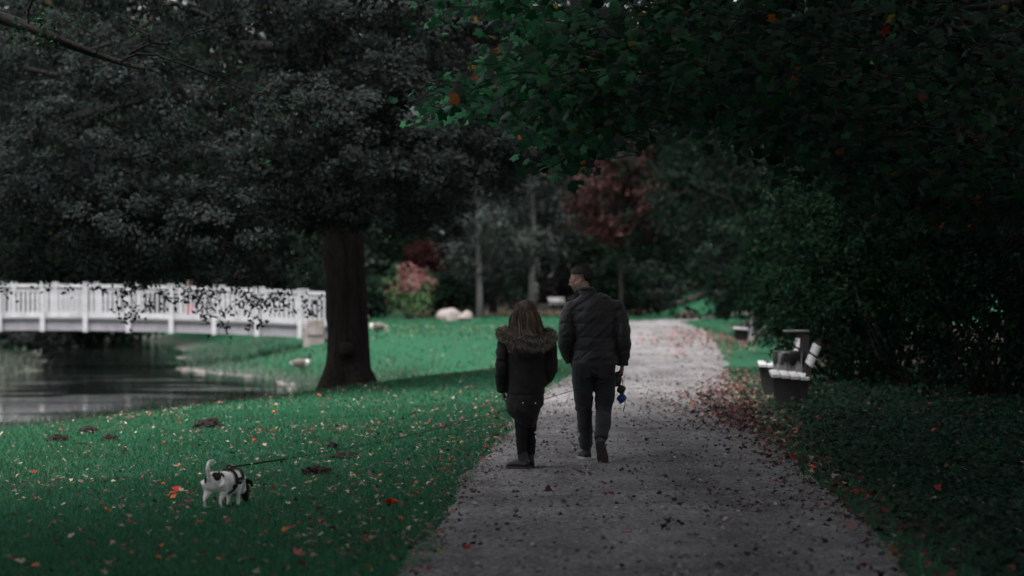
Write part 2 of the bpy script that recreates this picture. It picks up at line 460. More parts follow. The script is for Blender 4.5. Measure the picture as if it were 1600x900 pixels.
def pick_colors(n, palette, weights, jitter=0.25, r=rng):
    pal = np.array(palette); w = np.array(weights, float); w /= w.sum()
    c = pal[r.choice(len(pal), n, p=w)]
    return np.clip(c * (1 + jitter * r.normal(size=(n, 1))) * (1 + 0.06 * r.normal(size=(n, 3))), 0.002, 0.8)

def leaves(name, P, N, size, tmpl, C, mat_, parent=None, U=None, kind=None):
    V, F, k = leaf_geo(P, N, size, tmpl, U)
    o = link(name, raw_mesh(name, V, F, False, np.repeat(C, k, 0)), mat_, parent)
    if kind: o['kind'] = kind
    return o

def clumps(centers, radius, per, r=rng, flat=0.6, up=0.5, base=None):
    """leaf positions and normals in small tufts round the given centres"""
    n = len(centers)
    off = r.normal(size=(n, per, 3)); off = unit(off) * (r.random((n, per, 1)) ** 0.45)
    rad = np.broadcast_to(np.asarray(radius), (n,))[:, None, None]
    P = centers[:, None] + off * rad * np.array([1, 1, flat])
    N = off + r.normal(size=off.shape) * 0.55 + np.array([0, 0, up])
    if base is not None: N = base[:, None] * 1.0 + off * 0.55 + r.normal(size=off.shape) * 0.38 + np.array([0, 0, up])
    return P.reshape(-1, 3), N.reshape(-1, 3)

def branch_path(a, b, sag=0.0, wob=0.1, n=7, r=rng):
    a = np.asarray(a, float); b = np.asarray(b, float); t = np.linspace(0, 1, n)[:, None]
    p = a + (b - a) * t
    p[:, 2] += sag * np.sin(t[:, 0] * math.pi)
    w = r.normal(size=p.shape) * wob * np.linalg.norm(b - a) * 0.12; w[0] = 0
    return p + w * np.sin(t * math.pi * 0.9)

# ---- grass blades (short lawn) as one mass
def pathclear(x, y, pad=0.0):
    wob = 0.10 * noise2(x, y, 1.3, 11) + 0.05 * noise2(x, y, 4.0, 12)
    return np.abs(x - path_x(y)) > 1.40 + pad + wob

GREENS = [(0.020, 0.118, 0.058), (0.027, 0.150, 0.076), (0.014, 0.088, 0.043), (0.045, 0.16, 0.075), (0.11, 0.12, 0.075)]
GW = [4, 3, 3, 1.2, 0.35]
def scatter_view(n, d0, d1, x0px, x1px, r=rng, pw=1.0):
    """random ground points inside the camera's sector (uniform per area)"""
    D = np.sqrt(r.random(n) * (d1 * d1 - d0 * d0) + d0 * d0)
    x = (x0px + r.random(n) * (x1px - x0px) - 800) / FPX * D
    return x, D
BV, BF, BC = [], [], []
def blades(n, d0, d1, hmin, hmax, w, side, x0=-160, x1=1760):
    x, y = scatter_view(n, d0, d1, x0, x1)
    x = x + rng.normal(size=n) * 0.05
    k = pathclear(x, y) if d1 < 118 else (pathclear(x, y) | (y > 114))
    z = terrain(x, y); k &= z > WATER_Z + 0.12
    if side == 'left': k &= x < path_x(y)
    if side == 'right': k &= x > path_x(y)
    patch = noise2(x, y, 0.55, 21) * 0.5 + noise2(x, y, 1.9, 22) * 0.5
    if side == 'right':      # thin turf under the shrubs
        k &= (rng.random(n) < np.clip(1.25 - (x - path_x(y) - 1.6) / 2.5, 0.10, 1))
    k &= rng.random(n) < np.clip(0.85 + 0.5 * patch, 0, 1)
    x, y, z, patch = x[k], y[k], z[k], patch[k]; n = len(x)
    h = (hmin + (hmax - hmin) * rng.random(n) ** 1.6) * (1 + 0.5 * patch)
    a = rng.random(n) * 2 * math.pi; lean = rng.normal(size=(n, 2)) * 0.45 * h[:, None]
    b = np.stack([x, y, z - 0.004], -1); sx = np.stack([np.cos(a), np.sin(a), 0 * a], -1) * (w * (0.6 + 0.8 * rng.random(n)))[:, None] * 0.5
    tip = b + np.stack([lean[:, 0], lean[:, 1], h], -1)
    V = np.stack([b - sx, b + sx, tip], 1).reshape(-1, 3)
    C = pick_colors(n, GREENS, GW, 0.25) * (1 + 0.35 * patch)[:, None]
    dry = np.clip(noise2(x, y, 0.35, 27) * 1.3 + noise2(x, y, 1.6, 28) * .7 - .25, 0, 1)[:, None] * .3; C = C * (1 - dry) + np.array((0.075, 0.12, 0.055)) * dry
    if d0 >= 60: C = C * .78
    off = sum(len(v) for v in BV)
    BV.append(V); BF.append(np.arange(n * 3).reshape(-1, 3) + off); BC.append(np.repeat(C, 3, 0))
blades(210000, 12.5, 22, 0.02, 0.06, 0.006, 'left', -160, 1000)
blades(150000, 22, 34, 0.025, 0.065, 0.009, 'left', -120, 1000)
blades(110000, 34, 62, 0.03, 0.075, 0.016, 'left', -60, 1000)
blades(60000, 62, 158, 0.04, 0.10, 0.045, 'all', 200, 1300)
blades(80000, 12.5, 50, 0.03, 0.08, 0.010, 'right', 950, 1700)
grass = link('grass', raw_mesh('grass', np.concatenate(BV), np.concatenate(BF), False, np.concatenate(BC)), M['grass'])
tag(grass, 'short emerald lawn grass covering the park ground', 'grass', kind='stuff')

# ---- reeds and tall tufts on the pond bank
def tufts(name, pts, nper, hh, w, pal, wts, label, spread=0.35):
    pts = np.asarray(pts); P = np.repeat(pts, nper, 0); n = len(P)
    P = P + np.stack([rng.normal(size=n) * spread, rng.normal(size=n) * spread, 0 * P[:, 0]], -1)
    P[:, 2] = terrain(P[:, 0], P[:, 1]); P = P[P[:, 2] > WATER_Z - 0.1]; n = len(P)
    h = hh * (0.5 + 0.7 * rng.random(n)); a = rng.random(n) * 6.28
    s = np.stack([np.cos(a), np.sin(a), 0 * a], -1) * w
    l1 = rng.normal(size=(n, 2)) * 0.22 * h[:, None]
    mid = P + np.stack([l1[:, 0], l1[:, 1], h * 0.6], -1); tip = P + np.stack([l1[:, 0] * 2.4, l1[:, 1] * 2.4, h * 0.95], -1)
    V = np.stack([P - s, P + s, mid + s * .7, mid - s * .7, tip], 1).reshape(-1, 3)
    T = np.array([(0, 1, 2), (0, 2, 3), (3, 2, 4)])
    F = (T[None] + (np.arange(n) * 5)[:, None, None]).reshape(-1, 3)
    o = link(name, raw_mesh(name, V, F, False, np.repeat(pick_colors(n, pal, wts), 5, 0)), M['grass'])
    return tag(o, label, 'bank plants', kind='stuff')
pts = []
for i in range(900):                         # near bank, over the crest
    s = rng.random() * 16 - 3; c = 2.2 + rng.random() * 3.6
    q = np.array([-6.8, 32]) + s * np.array([.324, .946]) + c * np.array([-.946, .324])
    pts.append((q[0], q[1], 0))
tufts('bank_grass', pts, 16, 0.42, 0.006, [(0.05, 0.085, 0.055), (0.035, 0.065, 0.045), (0.10, 0.11, 0.08)], [3, 3, 1], 'long pale bank grass fringing the near pond edge')
pts = []
for i in range(800):                         # far right bank
    yy = 60 + rng.random() * 50
    xx = np.interp(yy, [56, 63, 69, 76, 83.5, 112], [-6.3, -6.0, -6.2, -8.5, -11.3, -15]) + 0.4 + rng.random() ** 1.5 * 3.5
    pts.append((xx, yy, 0))
tufts('shore_reeds', pts[::2], 12, 0.32, 0.012, [(0.045, 0.10, 0.06), (0.035, 0.08, 0.05), (0.09, 0.11, 0.08)], [3, 3, 1], 'rough grass and reeds along the far right shore')
pts = []
for i in range(500):                         # left bank
    yy = 66 + rng.random() * 24
    xx = np.interp(yy, [60, 71, 85, 133], [-20, -15, -16.4, -25]) - 0.3 - rng.random() * 4
    pts.append((xx, yy, 0))
tufts('left_bank_reeds', pts, 12, 0.55, 0.012, [(0.07, 0.085, 0.065), (0.05, 0.06, 0.045), (0.13, 0.125, 0.11)], [3, 3, 1], 'pale rough reeds on the left shore under the bridge')

# ---- big silver-leaved tree by the pond
def lobed_crown(lobes, per_lobe, per_clump, clump_r, leaf, r=rng, keep=None, up=0.5):
    cs = []; ds = []
    for (c, rad) in lobes:
        c = np.asarray(c, float); rad = np.asarray(rad, float) * np.ones(3)
        d = unit(r.normal(size=(per_lobe, 3)) + np.array([0, -0.15, 0.25]))
        cs.append(c + d * rad * (0.72 + 0.33 * r.random((per_lobe, 1)))); ds.append(d)
    cs = np.concatenate(cs); ds = np.concatenate(ds)
    if keep is not None: kk = keep(cs); cs = cs[kk]; ds = ds[kk]
    return clumps(cs, clump_r * (0.7 + 0.6 * r.random(len(cs))), per_clump, r, 0.65, up, ds)

TX, TY = -3.14, 46.0
tz = float(terrain(TX, TY))
big = empty('pond_tree', (TX, TY, tz), label='massive dark-trunked tree with drooping grey-green crown beside the pond', cat='tree')
mb = MB()
tp = [(0.02, 0, -0.25), (0.0, 0, 0.05), (-0.02, 0, 0.5), (-0.04, 0, 1.2), (-0.10, 0, 2.2), (-0.22, 0.05, 3.4), (-0.34, 0.1, 5.0), (-0.42, 0.2, 7.0), (-0.40, 0.3, 9.5), (-0.2, 0.3, 12), (0, 0.3, 14.5)]
tr = [0.56, 0.45, 0.36, 0.335, 0.32, 0.31, 0.30, 0.26, 0.2, 0.13, 0.05]
TQ = np.array([np.interp(np.linspace(0, 10, 110), np.arange(11), np.array([list(p) + [r] for p, r in zip(tp, tr)])[:, j]) for j in range(4)]).T
Vt, Ft = tube(TQ[:, :3], list(TQ[:, 3]), 84)
Vn = np.array([tuple(v) for v in Vt]); ang = np.arctan2(Vn[:, 1], Vn[:, 0])
fl = np.exp(-np.clip(Vn[:, 2], 0, 9) * 2.2) * 0.13
nn = noise3(np.stack([Vn[:, 0] * 4, Vn[:, 1] * 4, Vn[:, 2] * 0.8], -1)) * 0.06 - 0.035 * np.abs(noise3(np.stack([np.cos(ang) * 7, np.sin(ang) * 7, Vn[:, 2] * 1.1], -1))) - 0.02 * np.abs(noise3(np.stack([np.cos(ang) * 16, np.sin(ang) * 16, Vn[:, 2] * 2.6], -1)))
Vn[:, 0] += np.cos(ang) * (fl * (1 + np.sin(ang * 5 + 1)) + nn); Vn[:, 1] += np.sin(ang) * (fl * (1 + np.sin(ang * 5 + 1)) + nn)
mb.add(Vn, Ft); trunk = mb.build('trunk', M['bark'], big, True)
# the leaning second stem against the trunk, and a burr
mb = MB(); mb.tube([(0.22, 0.22, -0.2), (0.20, 0.24, 0.8), (0.15, 0.28, 2.0), (0.10, 0.3, 3.4), (0.2, 0.3, 5.2), (0.6, 0.2, 7.5), (1.2, 0, 10)], [0.26, 0.215, 0.20, 0.18, 0.15, 0.11, 0.05], 14)
mb.build('stem', M['bark'], big, True)
bm = bmesh.new(); bmesh.ops.create_icosphere(bm, subdivisions=3, radius=0.14)
for v in bm.verts: v.co *= 1 + 0.25 * float(noise3(np.array(v.co) * 9 + 4))
me = bpy.data.meshes.new('burr'); bm.to_mesh(me); bm.free(); me.polygons.foreach_set('use_smooth', np.ones(len(me.polygons), bool))
link('burr', me, M['bark'], big, (0.02, -0.42, 0.78))
lobes = []
limb_ends = []
r2 = np.random.default_rng(21)
# crown lobes: an outer skirt that droops to the left over the pond and rises to the right
def skirt(x):      # lower edge of the crown (world z) by world x
    return np.interp(x, [-13, -9, -7.5, -6.3, -5.2, -4.4, -3.6, -2.9, -2.0, -1.2, 0.5, 3], [1.9, 2.0, 1.75, 1.45, 1.3, 1.5, 2.0, 2.35, 2.25, 2.5, 3.6, 4.6])
for i in range(150):
    a = r2.random() * 2 * math.pi; rr = 2.5 + 8.5 * r2.random() ** 0.6
    x = TX + rr * math.cos(a) * (1.15 if math.cos(a) < 0 else 0.36); y = TY + rr * math.sin(a) * 0.8
    top = 13.5 - 0.075 * (rr ** 2) * 0.9
    lo = float(skirt(x)) + 1.0
    if top < lo + .5: continue
    z = lo + (top - lo) * r2.random() ** 1.3
    lobes.append(((x, y, z), (1.0 + 0.7 * r2.random(), 1.0 + 0.7 * r2.random(), 0.75 + 0.45 * r2.random())))
    limb_ends.append((x, y, z))
for x, y, z, s in [(-8.6, 39, 3.1, 1.3), (-7.4, 38.5, 2.9, 1.1), (-6.2, 38, 2.6, 1.0), (-5.2, 38.4, 2.5, 0.9), (-4.4, 38.2, 3.4, 1.1), (-3.4, 38.0, 4.3, 1.1), (-2.3, 38.4, 3.9, 1.0), (-1.5, 39, 4.4, 1.0), (-5.6, 38, 4.4, 1.3), (-7.2, 39, 5.0, 1.4), (-1.0, 40, 5.8, 1.1), (-2.6, 38.6, 5.9, 1.2), (-8.8, 41, 5.6, 1.5), (-4.2, 38.6, 6.4, 1.3), (-6.0, 39, 6.6, 1.4), (-9.5, 43, 3.4, 1.3), (-0.6, 42, 4.6, 1.0), (-3.0, 41.5, 3.9, .85), (-3.6, 42, 3.7, .8), (-2.4, 42, 3.8, .8), (-4.3, 41, 3.1, .9), (-3.2, 40, 5.2, 1.0), (-1.8, 42.5, 3.6, .8), (-4.7, 40, 2.6, .8), (-3.95, 41, 2.8, .7), (-2.3, 41, 3.0, .7), (-1.5, 41.5, 3.2, .7), (-3.2, 41, 3.1, .7), (-6.0, 39.5, 2.2, .8), (-7.4, 39.5, 2.4, .9)]:
    lobes.append(((x, y, z), (s, s, s * 0.75))); limb_ends.append((x, y, z))
def keep_big(c):
    gap = (np.abs(c[:, 0] + 3.25 - 0.03 * c[:, 2]) < 0.42) & (c[:, 1] < TY) & (c[:, 2] > 4.6) & (c[:, 2] < 8)
    return (c[:, 2] > skirt(c[:, 0]) + 0.12)
P, N = lobed_crown(lobes, 34, 66, 0.26, 0.1, r2, keep_big, 0.45)
SILVER = [(0.0155, 0.0197, 0.0187), (0.0228, 0.0274, 0.0264), (0.0104, 0.014, 0.013), (0.0077, 0.0207, 0.0104)]
C = pick_colors(len(P), SILVER, [4, 3, 3, 0.4])
b0 = np.array([TX, TY, tz])
leaves('foliage', P - b0, N, 0.06 + 0.035 * rng.random(len(P)), SIMPLE, C, M['leaf_matte'], big, kind='stuff')
# hanging sprays in front of the bridge
hp, hn = [], []
mbt = MB()
for px, py0, py1, D in [(150, 420, 455, 38.5), (195, 430, 505, 39), (235, 430, 480, 39), (265, 440, 475, 38.6), (310, 430, 470, 38.8), (330, 440, 490, 39), (345, 440, 500, 38.8), (382, 440, 480, 38.8), (400, 430, 500, 39), (428, 430, 475, 38.5), (445, 440, 480, 38.6), (478, 430, 490, 40), (60, 430, 450, 39), (10, 430, 455, 39), (212, 430, 490, 38.7), (320, 430, 478, 38.6), (360, 430, 478, 38.6), (410, 430, 505, 39.2), (290, 425, 462, 38.6), (110, 425, 448, 38.6)]:
    a = at(px - 8, py0 - 40, D); b = at(px, py1, D); pth = branch_path(a - b0, b - b0, 0, 0.4, 9)
    mbt.tube(pth, list(np.linspace(0.012, 0.003, 9)), 4)
    for q in pth[2::2]:
        q = q + rng.normal(size=3) * .05
        for k in range(20):
            hp.append(q + rng.normal(size=3) * np.array([0.085, 0.085, 0.06])); hn.append(rng.normal(size=3) + np.array([0, -0.3, 0.4]))
mbt.build('hanging_twigs', M['bark_dark'], big)['kind'] = 'stuff'
hp = np.array(hp); leaves('hanging_leaves', hp, np.array(hn), 0.07 + 0.03 * rng.random(len(hp)), SIMPLE, pick_colors(len(hp), SILVER, [4, 2, 4, 1]), M['leaf_matte'], big, kind='stuff')
for i in range(26):
    e = np.array(limb_ends[(i * 7) % len(limb_ends)]) - b0
    if e[0] > 1.2 or e[2] < 4.5: continue
    z0 = 2.9 + 5.5 * r2.random(); s = np.array([-0.2 - 0.03 * z0, 0.05, z0])
    pth = branch_path(s, e, 0.6, 0.6, 8, r2)
    MB().tube(pth, list(np.linspace(0.13, 0.02, 8)), 7).build('limb', M['bark_dark'], big, True)

# ---- generic park trees standing far back
def park_tree_meshes(seed, height, spread, leaf, pal, wts, trunk_r, bark, low=0.25, nl=16, birch=False):
    r = np.random.default_rng(seed)
    mt = MB(); mbr = MB(); k = 9
    pth = [(0.25 * r.normal() * t, 0.25 * r.normal() * t, height * 0.9 * t - 0.3 * (t == 0)) for t in np.linspace(0, 1, k)]
    mt.tube(pth, [trunk_r * (1.25 if i == 0 else 1) * (1 - 0.9 * (i / (k - 1)) ** 1.2) for i in range(k)], 10)
    lobes = []
    for i in range(nl):
        t = low + (1 - low) * (i + r.random()) / nl
        prof = math.sin(math.pi * min(1, 0.18 + 0.82 * (t - low) / (1 - low))) ** 0.7
        a = i * 2.4 + r.random(); d = spread * prof * (0.35 + 0.5 * r.random())
        c = np.array([d * math.cos(a), d * math.sin(a), height * t])
        lobes.append((c, spread * (0.36 + 0.22 * r.random()) * (0.5 + 0.5 * prof) * np.array([1, 1, 0.8])))
        z0 = max(height * low * 0.6, c[2] - d * 0.8)
        mbr.tube(branch_path((0, 0, z0), c, 0.2, 0.5, 5, r), list(np.linspace(trunk_r * 0.35, 0.02, 5)), 5)
    P, N = lobed_crown(lobes, 38, 16, leaf * 2.4, leaf, r, None, 0.5)
    V, F, kk = leaf_geo(P, N, leaf * (0.7 + 0.6 * r.random(len(P))), SIMPLE, None, r)
    return mt.mesh('trunk', True), mbr.mesh('branches', True), raw_mesh('crown', V, F, False, np.repeat(pick_colors(len(P), pal, wts, 0.3, r), kk, 0))

GREY = [(0.0117, 0.0146, 0.0134), (0.016, 0.019, 0.0178), (0.008, 0.0106, 0.0094)]
DGREEN = [(0.0073, 0.0178, 0.0111), (0.0111, 0.0252, 0.0153), (0.0052, 0.0126, 0.0078), (0.021, 0.0237, 0.0095)]
MIX = [(0.0123, 0.0196, 0.0146), (0.019, 0.0252, 0.0202), (0.0084, 0.014, 0.0095), (0.0448, 0.028, 0.0101)]
RED = [(0.0419, 0.0189, 0.0189), (0.0546, 0.0273, 0.0273), (0.0291, 0.0124, 0.0124)]
DRED = [(0.0165, 0.0042, 0.0042), (0.0105, 0.003, 0.0033), (0.027, 0.006, 0.006)]
KIND = {
    'grey': park_tree_meshes(1, 19, 5.2, 0.34, GREY, [4, 3, 4], 0.32, None, 0.14, 20),
    'green': park_tree_meshes(2, 17, 5.5, 0.34, DGREEN, [4, 3, 4, .3], 0.35, None, 0.12, 20),
    'mix': park_tree_meshes(3, 21, 5.6, 0.36, MIX, [4, 3, 4, .4], 0.34, None, 0.13, 22),
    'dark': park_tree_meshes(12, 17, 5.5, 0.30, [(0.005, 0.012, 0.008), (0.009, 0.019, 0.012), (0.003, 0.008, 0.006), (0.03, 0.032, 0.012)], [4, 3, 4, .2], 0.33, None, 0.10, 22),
    'birch': park_tree_meshes(4, 17, 3.6, 0.26, [(0.036, 0.045, 0.04), (0.05, 0.058, 0.052), (0.026, 0.033, 0.03)], [4, 3, 3], 0.21, None, 0.17, 20),
    'red': park_tree_meshes(5, 11.0, 2.5, 0.26, RED, [4, 3, 3], 0.14, None, 0.40, 13),
    'darkred': park_tree_meshes(6, 6.5, 2.4, 0.22, DRED, [4, 3, 2], 0.14, None, 0.2, 12),
}
def park_tree(kind, name, px, D, s, label, group=None, bark='bark_dark', cat='tree'):
    x = (px - 800) / FPX * D; t, br, c = KIND[kind]
    o = empty(name, (x, D, float(terrain(x, D)) - 0.1), random.random() * 6.28, label, cat, group)
    o.scale = (s, s, s)
    link('trunk', t, M[bark], o); link('branches', br, M['bark_dark'], o)['kind'] = 'stuff'; link('crown', c, M['leaf_matte'], o)
    return o
park_tree('birch', 'birch_tree', 832, 138, 1.0, 'slender pale-barked birch directly behind the woman', 'pale birches beyond the lawn', 'birch')
park_tree('birch', 'birch_tree', 749, 128, 0.85, 'short pale birch trunk just right of the two boulders', 'pale birches beyond the lawn', 'birch')
park_tree('red', 'red_leaved_tree', 970, 128, 1.0, 'pinkish red autumn tree above the far end of the path', None)
park_tree('darkred', 'red_leaved_shrub_tree', 662, 140, 0.66, 'deep red small tree behind the pink flowering shrub', None)
park_tree('darkred', 'red_leaved_shrub_tree', 345, 150, 1.1, 'deep red small tree glimpsed through the pond tree crown', None)
park_tree('green', 'park_tree', 1030, 146, 0.95, 'dark twin-trunked tree at the right end of the path', 'trees ringing the lawn')
park_tree('mix', 'park_tree', 1012, 158, 0.9, 'greyish tree close behind the twin-trunked tree', 'trees ringing the lawn')
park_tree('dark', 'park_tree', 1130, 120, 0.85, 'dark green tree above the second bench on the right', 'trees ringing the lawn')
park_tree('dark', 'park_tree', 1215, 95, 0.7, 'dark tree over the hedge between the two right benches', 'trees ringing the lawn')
park_tree('grey', 'park_tree', 770, 150, 0.8, 'grey-green tree standing between the two pale birches', 'trees ringing the lawn')
park_tree('mix', 'park_tree', 905, 165, 1.0, 'grey-green tree rising above the far white bench', 'trees ringing the lawn')
for kd, xx, yy, sc, lab in (('mix', 6.0, 3.0, 0.8, 'unseen tree added to shade the near path, beside the viewpoint on the right'), ('green', -6.5, 4.0, 0.8, 'unseen tree added to shade the near lawn, beside the viewpoint on the left'), ('green', -3.4, -2.0, 0.95, 'large unseen tree left of the viewpoint, added to shade path and lawn'), ('green', 1.0, -9.0, 0.9, 'unseen tree behind the viewpoint, added to shade the path'), ('green', 6.2, 11.5, 0.75, 'unseen tree added for shade right of the near path, between viewpoint and maple'), ('mix', 3.9, 7.5, 0.7, 'tree added for shade close on the right of the near path, out of view'), ('green', -4.0, 8.0, 0.7, 'tree added for shade close on the left of the near lawn, out of view'), ('mix', -5.8, 11.0, 0.72, 'unseen tree added for shade left of the near lawn, between viewpoint and alder')):
    t, br, c = KIND[kd]; c = c.copy(); c.transform(Matrix.Translation((0, 0, 5.0)))
    o = empty('shade_tree', (xx, yy, float(terrain(xx, yy)) - 0.1), 1.0, lab, 'tree', 'unseen trees added to shade the near path'); o.scale = (sc * 1.6, sc * 1.6, sc)  # unseen trees, added and widened to shade the near path and lawn
    link('trunk', t, M['bark_dark'], o); link('crown', c, M['leaf_matte'], o)
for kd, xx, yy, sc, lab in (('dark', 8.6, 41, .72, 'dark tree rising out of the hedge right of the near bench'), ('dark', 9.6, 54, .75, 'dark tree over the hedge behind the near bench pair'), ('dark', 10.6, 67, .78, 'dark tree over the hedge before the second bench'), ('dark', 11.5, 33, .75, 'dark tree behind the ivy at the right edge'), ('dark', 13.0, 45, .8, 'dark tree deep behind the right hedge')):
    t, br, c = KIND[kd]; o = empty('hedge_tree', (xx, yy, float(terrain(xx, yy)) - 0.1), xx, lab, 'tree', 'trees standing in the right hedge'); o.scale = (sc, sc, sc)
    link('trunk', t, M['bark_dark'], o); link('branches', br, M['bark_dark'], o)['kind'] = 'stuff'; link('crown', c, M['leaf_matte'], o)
park_tree('mix', 'park_tree', 20, 112, 1.1, 'tall dark tree left of the pond behind the bridge', 'trees ringing the lawn')
park_tree('mix', 'park_tree', 400, 126, 1.25, 'tall grey-green tree glimpsed behind the pond tree crown', 'trees ringing the lawn')
park_tree('green', 'park_tree', 150, 118, 1.15, 'tall dark tree above the left half of the bridge', 'trees ringing the lawn')
wood = [('mix', 640, 172, 1.05), ('green', 590, 150, 0.9), ('grey', 700, 185, 1.1), ('green', 850, 182, 1.1), ('mix', 955, 190, 1.1), ('grey', 1075, 178, 1.1), ('green', 1120, 170, 1.1), ('mix', 1190, 165, 1.1), ('green', 1270, 150, 1.0),
        ('mix', 1360, 150, 1.1), ('green', 1480, 150, 1.1), ('grey', 520, 165, 1.0), ('green', 440, 160, 1.0), ('mix', 360, 170, 1.1), ('green', 270, 165, 1.1), ('grey', 180, 160, 1.1), ('mix', 90, 165, 1.1), ('green', 0, 160, 1.1), ('grey', -110, 165, 1.1), ('mix', 1620, 150, 1.1), ('green', 1740, 150, 1.1)]
for kd, px, D, s in wood:
    park_tree(kd, 'park_tree', px, D, s, 'dark blurred woodland tree closing the view behind the park', 'woodland trees behind the park')
# a far wood that reads as one mass
r5 = np.random.default_rng(55)
n = 900
cx = r5.random(n) * 150 - 75; cyy = 205 + r5.random(n) * 14; czz = r5.random(n) ** 0.9 * (25 + 5 * np.sin(cx * 0.21) + 3 * np.sin(cx * 0.53 + 1))
cs = np.stack([cx, cyy, czz + terrain(cx, cyy)], -1)
P, N = clumps(cs, 2.2, 42, r5, 0.8, 0.5)
fw = leaves('far_wood', P, N, 0.6 + 0.5 * r5.random(len(P)), SIMPLE, pick_colors(len(P), MIX, [4, 2, 4, .2], 0.3, r5), M['leaf_matte'])
tag(fw, 'far dark wood closing off the horizon behind all trees', 'wood', kind='stuff')

# ---- shrubs
def shrub(name, px, D, w, h, pal, wts, label, nl=9, leaf=0.09, seed=0, per=30, pc=14, cat='shrub', group=None, depth=None, matn='leaf_matte', stems=5, ux=None, tips=None):
    r = np.random.default_rng(seed + 100)
    x = (px - 800) / FPX * D if ux is None else ux
    z = float(terrain(x, D)); o = empty(name, (x, D, z), 0, label, cat, group); dp = depth or w
    lobes = []; mb = MB()
    for i in range(nl):
        a = i * 2.4 + r.random() * .8; d = (0.2 + 0.75 * r.random())
        zz = h * ((0.10 if name == 'hedge_bush' else 0.22) + 0.66 * (i + r.random()) / nl)
        sh = math.sqrt(max(0.15, 1 - (zz / h - 0.35) ** 2 * 1.6)) * (1.25 if name == 'hedge_bush' else 1)
        c = np.array([math.cos(a) * d * w * 0.33 * sh, math.sin(a) * d * dp * 0.33 * sh, zz])
        rad = np.array([w, dp, h * 1.0]) * (0.17 + 0.09 * r.random())
        lobes.append((c, rad)); 
        if i < stems * 2: mb.tube(branch_path((0.1 * c[0], 0.1 * c[1], -0.05), c, 0, 0.6, 5, r), list(np.linspace(0.012 * h + 0.008, 0.006, 5)), 5)
    mb.build('stems', M['bark_dark'], o)
    P, N = lobed_crown(lobes, per, pc, leaf * 2.3, leaf, r, lambda c: c[:, 2] > 0.06, 0.45)
    ok = P[:, 2] > 0.02; P = P[ok]; N = N[ok]
    C = pick_colors(len(P), pal, wts, 0.3, r)
    if tips is not None:
        hi = (P[:, 2] > h * 0.50) & (noise3(P * (2.2 / h) + seed) > -0.10)
        C[hi] = pick_colors(int(hi.sum()), tips, [1] * len(tips), 0.25, r)
    leaves('foliage', P, N, leaf * (0.7 + 0.7 * r.random(len(P))), SIMPLE, C, M[matn], o, kind='stuff')
    return o
shrub('flowering_shrub', 640, 122, 3.4, 2.7, [(0.05, 0.11, 0.05), (0.10, 0.13, 0.05)], [3, 1], 'pink flowering shrub at the lawn edge left of the boulders', 15, 0.11, 3, 20, 9, tips=[(0.24, 0.085, 0.095), (0.32, 0.14, 0.15), (0.16, 0.05, 0.06), (0.05, 0.10, 0.05)])
back = [(962, 133, 4.2, 3.4, DGREEN), (1000, 138, 4.0, 3.0, GREY), (575, 124, 2.6, 2.0, DGREEN), (690, 132, 4.2, 2.4, DGREEN), (740, 140, 4.0, 3.0, GREY), (800, 165, 5, 2.6, DGREEN), (880, 172, 5, 2.8, GREY), (935, 168, 5, 3.0, DGREEN), (985, 168, 4.5, 3.2, GREY), (1075, 164, 5, 3.0, DGREEN), (1110, 150, 4.5, 2.6, DGREEN), (1150, 128, 5, 3.2, DGREEN),
        (610, 150, 5, 3.5, DGREEN), (1190, 112, 4.5, 3.2, DGREEN), (30, 100, 4.2, 1.6, GREY), (110, 118, 6, 2.4, DGREEN), (200, 130, 7, 2.6, GREY), (300, 135, 7, 2.6, DGREEN), (420, 130, 6, 2.6, GREY), (520, 128, 5, 2.4, DGREEN), (-30, 110, 6, 2.6, DGREEN), (255, 150, 7, 3, DGREEN), (370, 150, 7, 3, GREY), (150, 150, 7, 3, DGREEN), (60, 150, 7, 3, GREY), (470, 150, 7, 3, DGREEN)]
for i, (px, D, w, h, pal) in enumerate(back):
    shrub('background_shrub', px, D, w, h, pal, [1] * len(pal) if len(pal) == 3 else [4, 3, 4, .3], 'dark blurred shrub in the planting behind lawn and pond', 9, 0.24, 40 + i, 22, 10, group='shrubs behind lawn and pond')
# ------------------------------------------------------------------ hedge bushes on the right
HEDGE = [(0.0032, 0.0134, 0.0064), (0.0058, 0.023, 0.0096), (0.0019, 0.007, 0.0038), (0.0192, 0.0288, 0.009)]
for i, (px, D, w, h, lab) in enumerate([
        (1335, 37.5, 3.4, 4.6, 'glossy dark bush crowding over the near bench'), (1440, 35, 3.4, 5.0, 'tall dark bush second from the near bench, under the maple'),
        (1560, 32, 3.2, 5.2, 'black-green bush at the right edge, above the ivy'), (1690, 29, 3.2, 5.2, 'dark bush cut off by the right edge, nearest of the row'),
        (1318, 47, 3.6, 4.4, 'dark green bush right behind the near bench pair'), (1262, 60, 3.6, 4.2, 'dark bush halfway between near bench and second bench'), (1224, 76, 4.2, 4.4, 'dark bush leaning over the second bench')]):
    shrub('hedge_bush', px, D, w, h, HEDGE, [4, 3, 4, .25], lab, 30 if D < 45 else 18, 0.075 if D < 45 else 0.10, 200 + i, 46, 13, 'bush', 'bushes along the right of the path', matn='hedge')

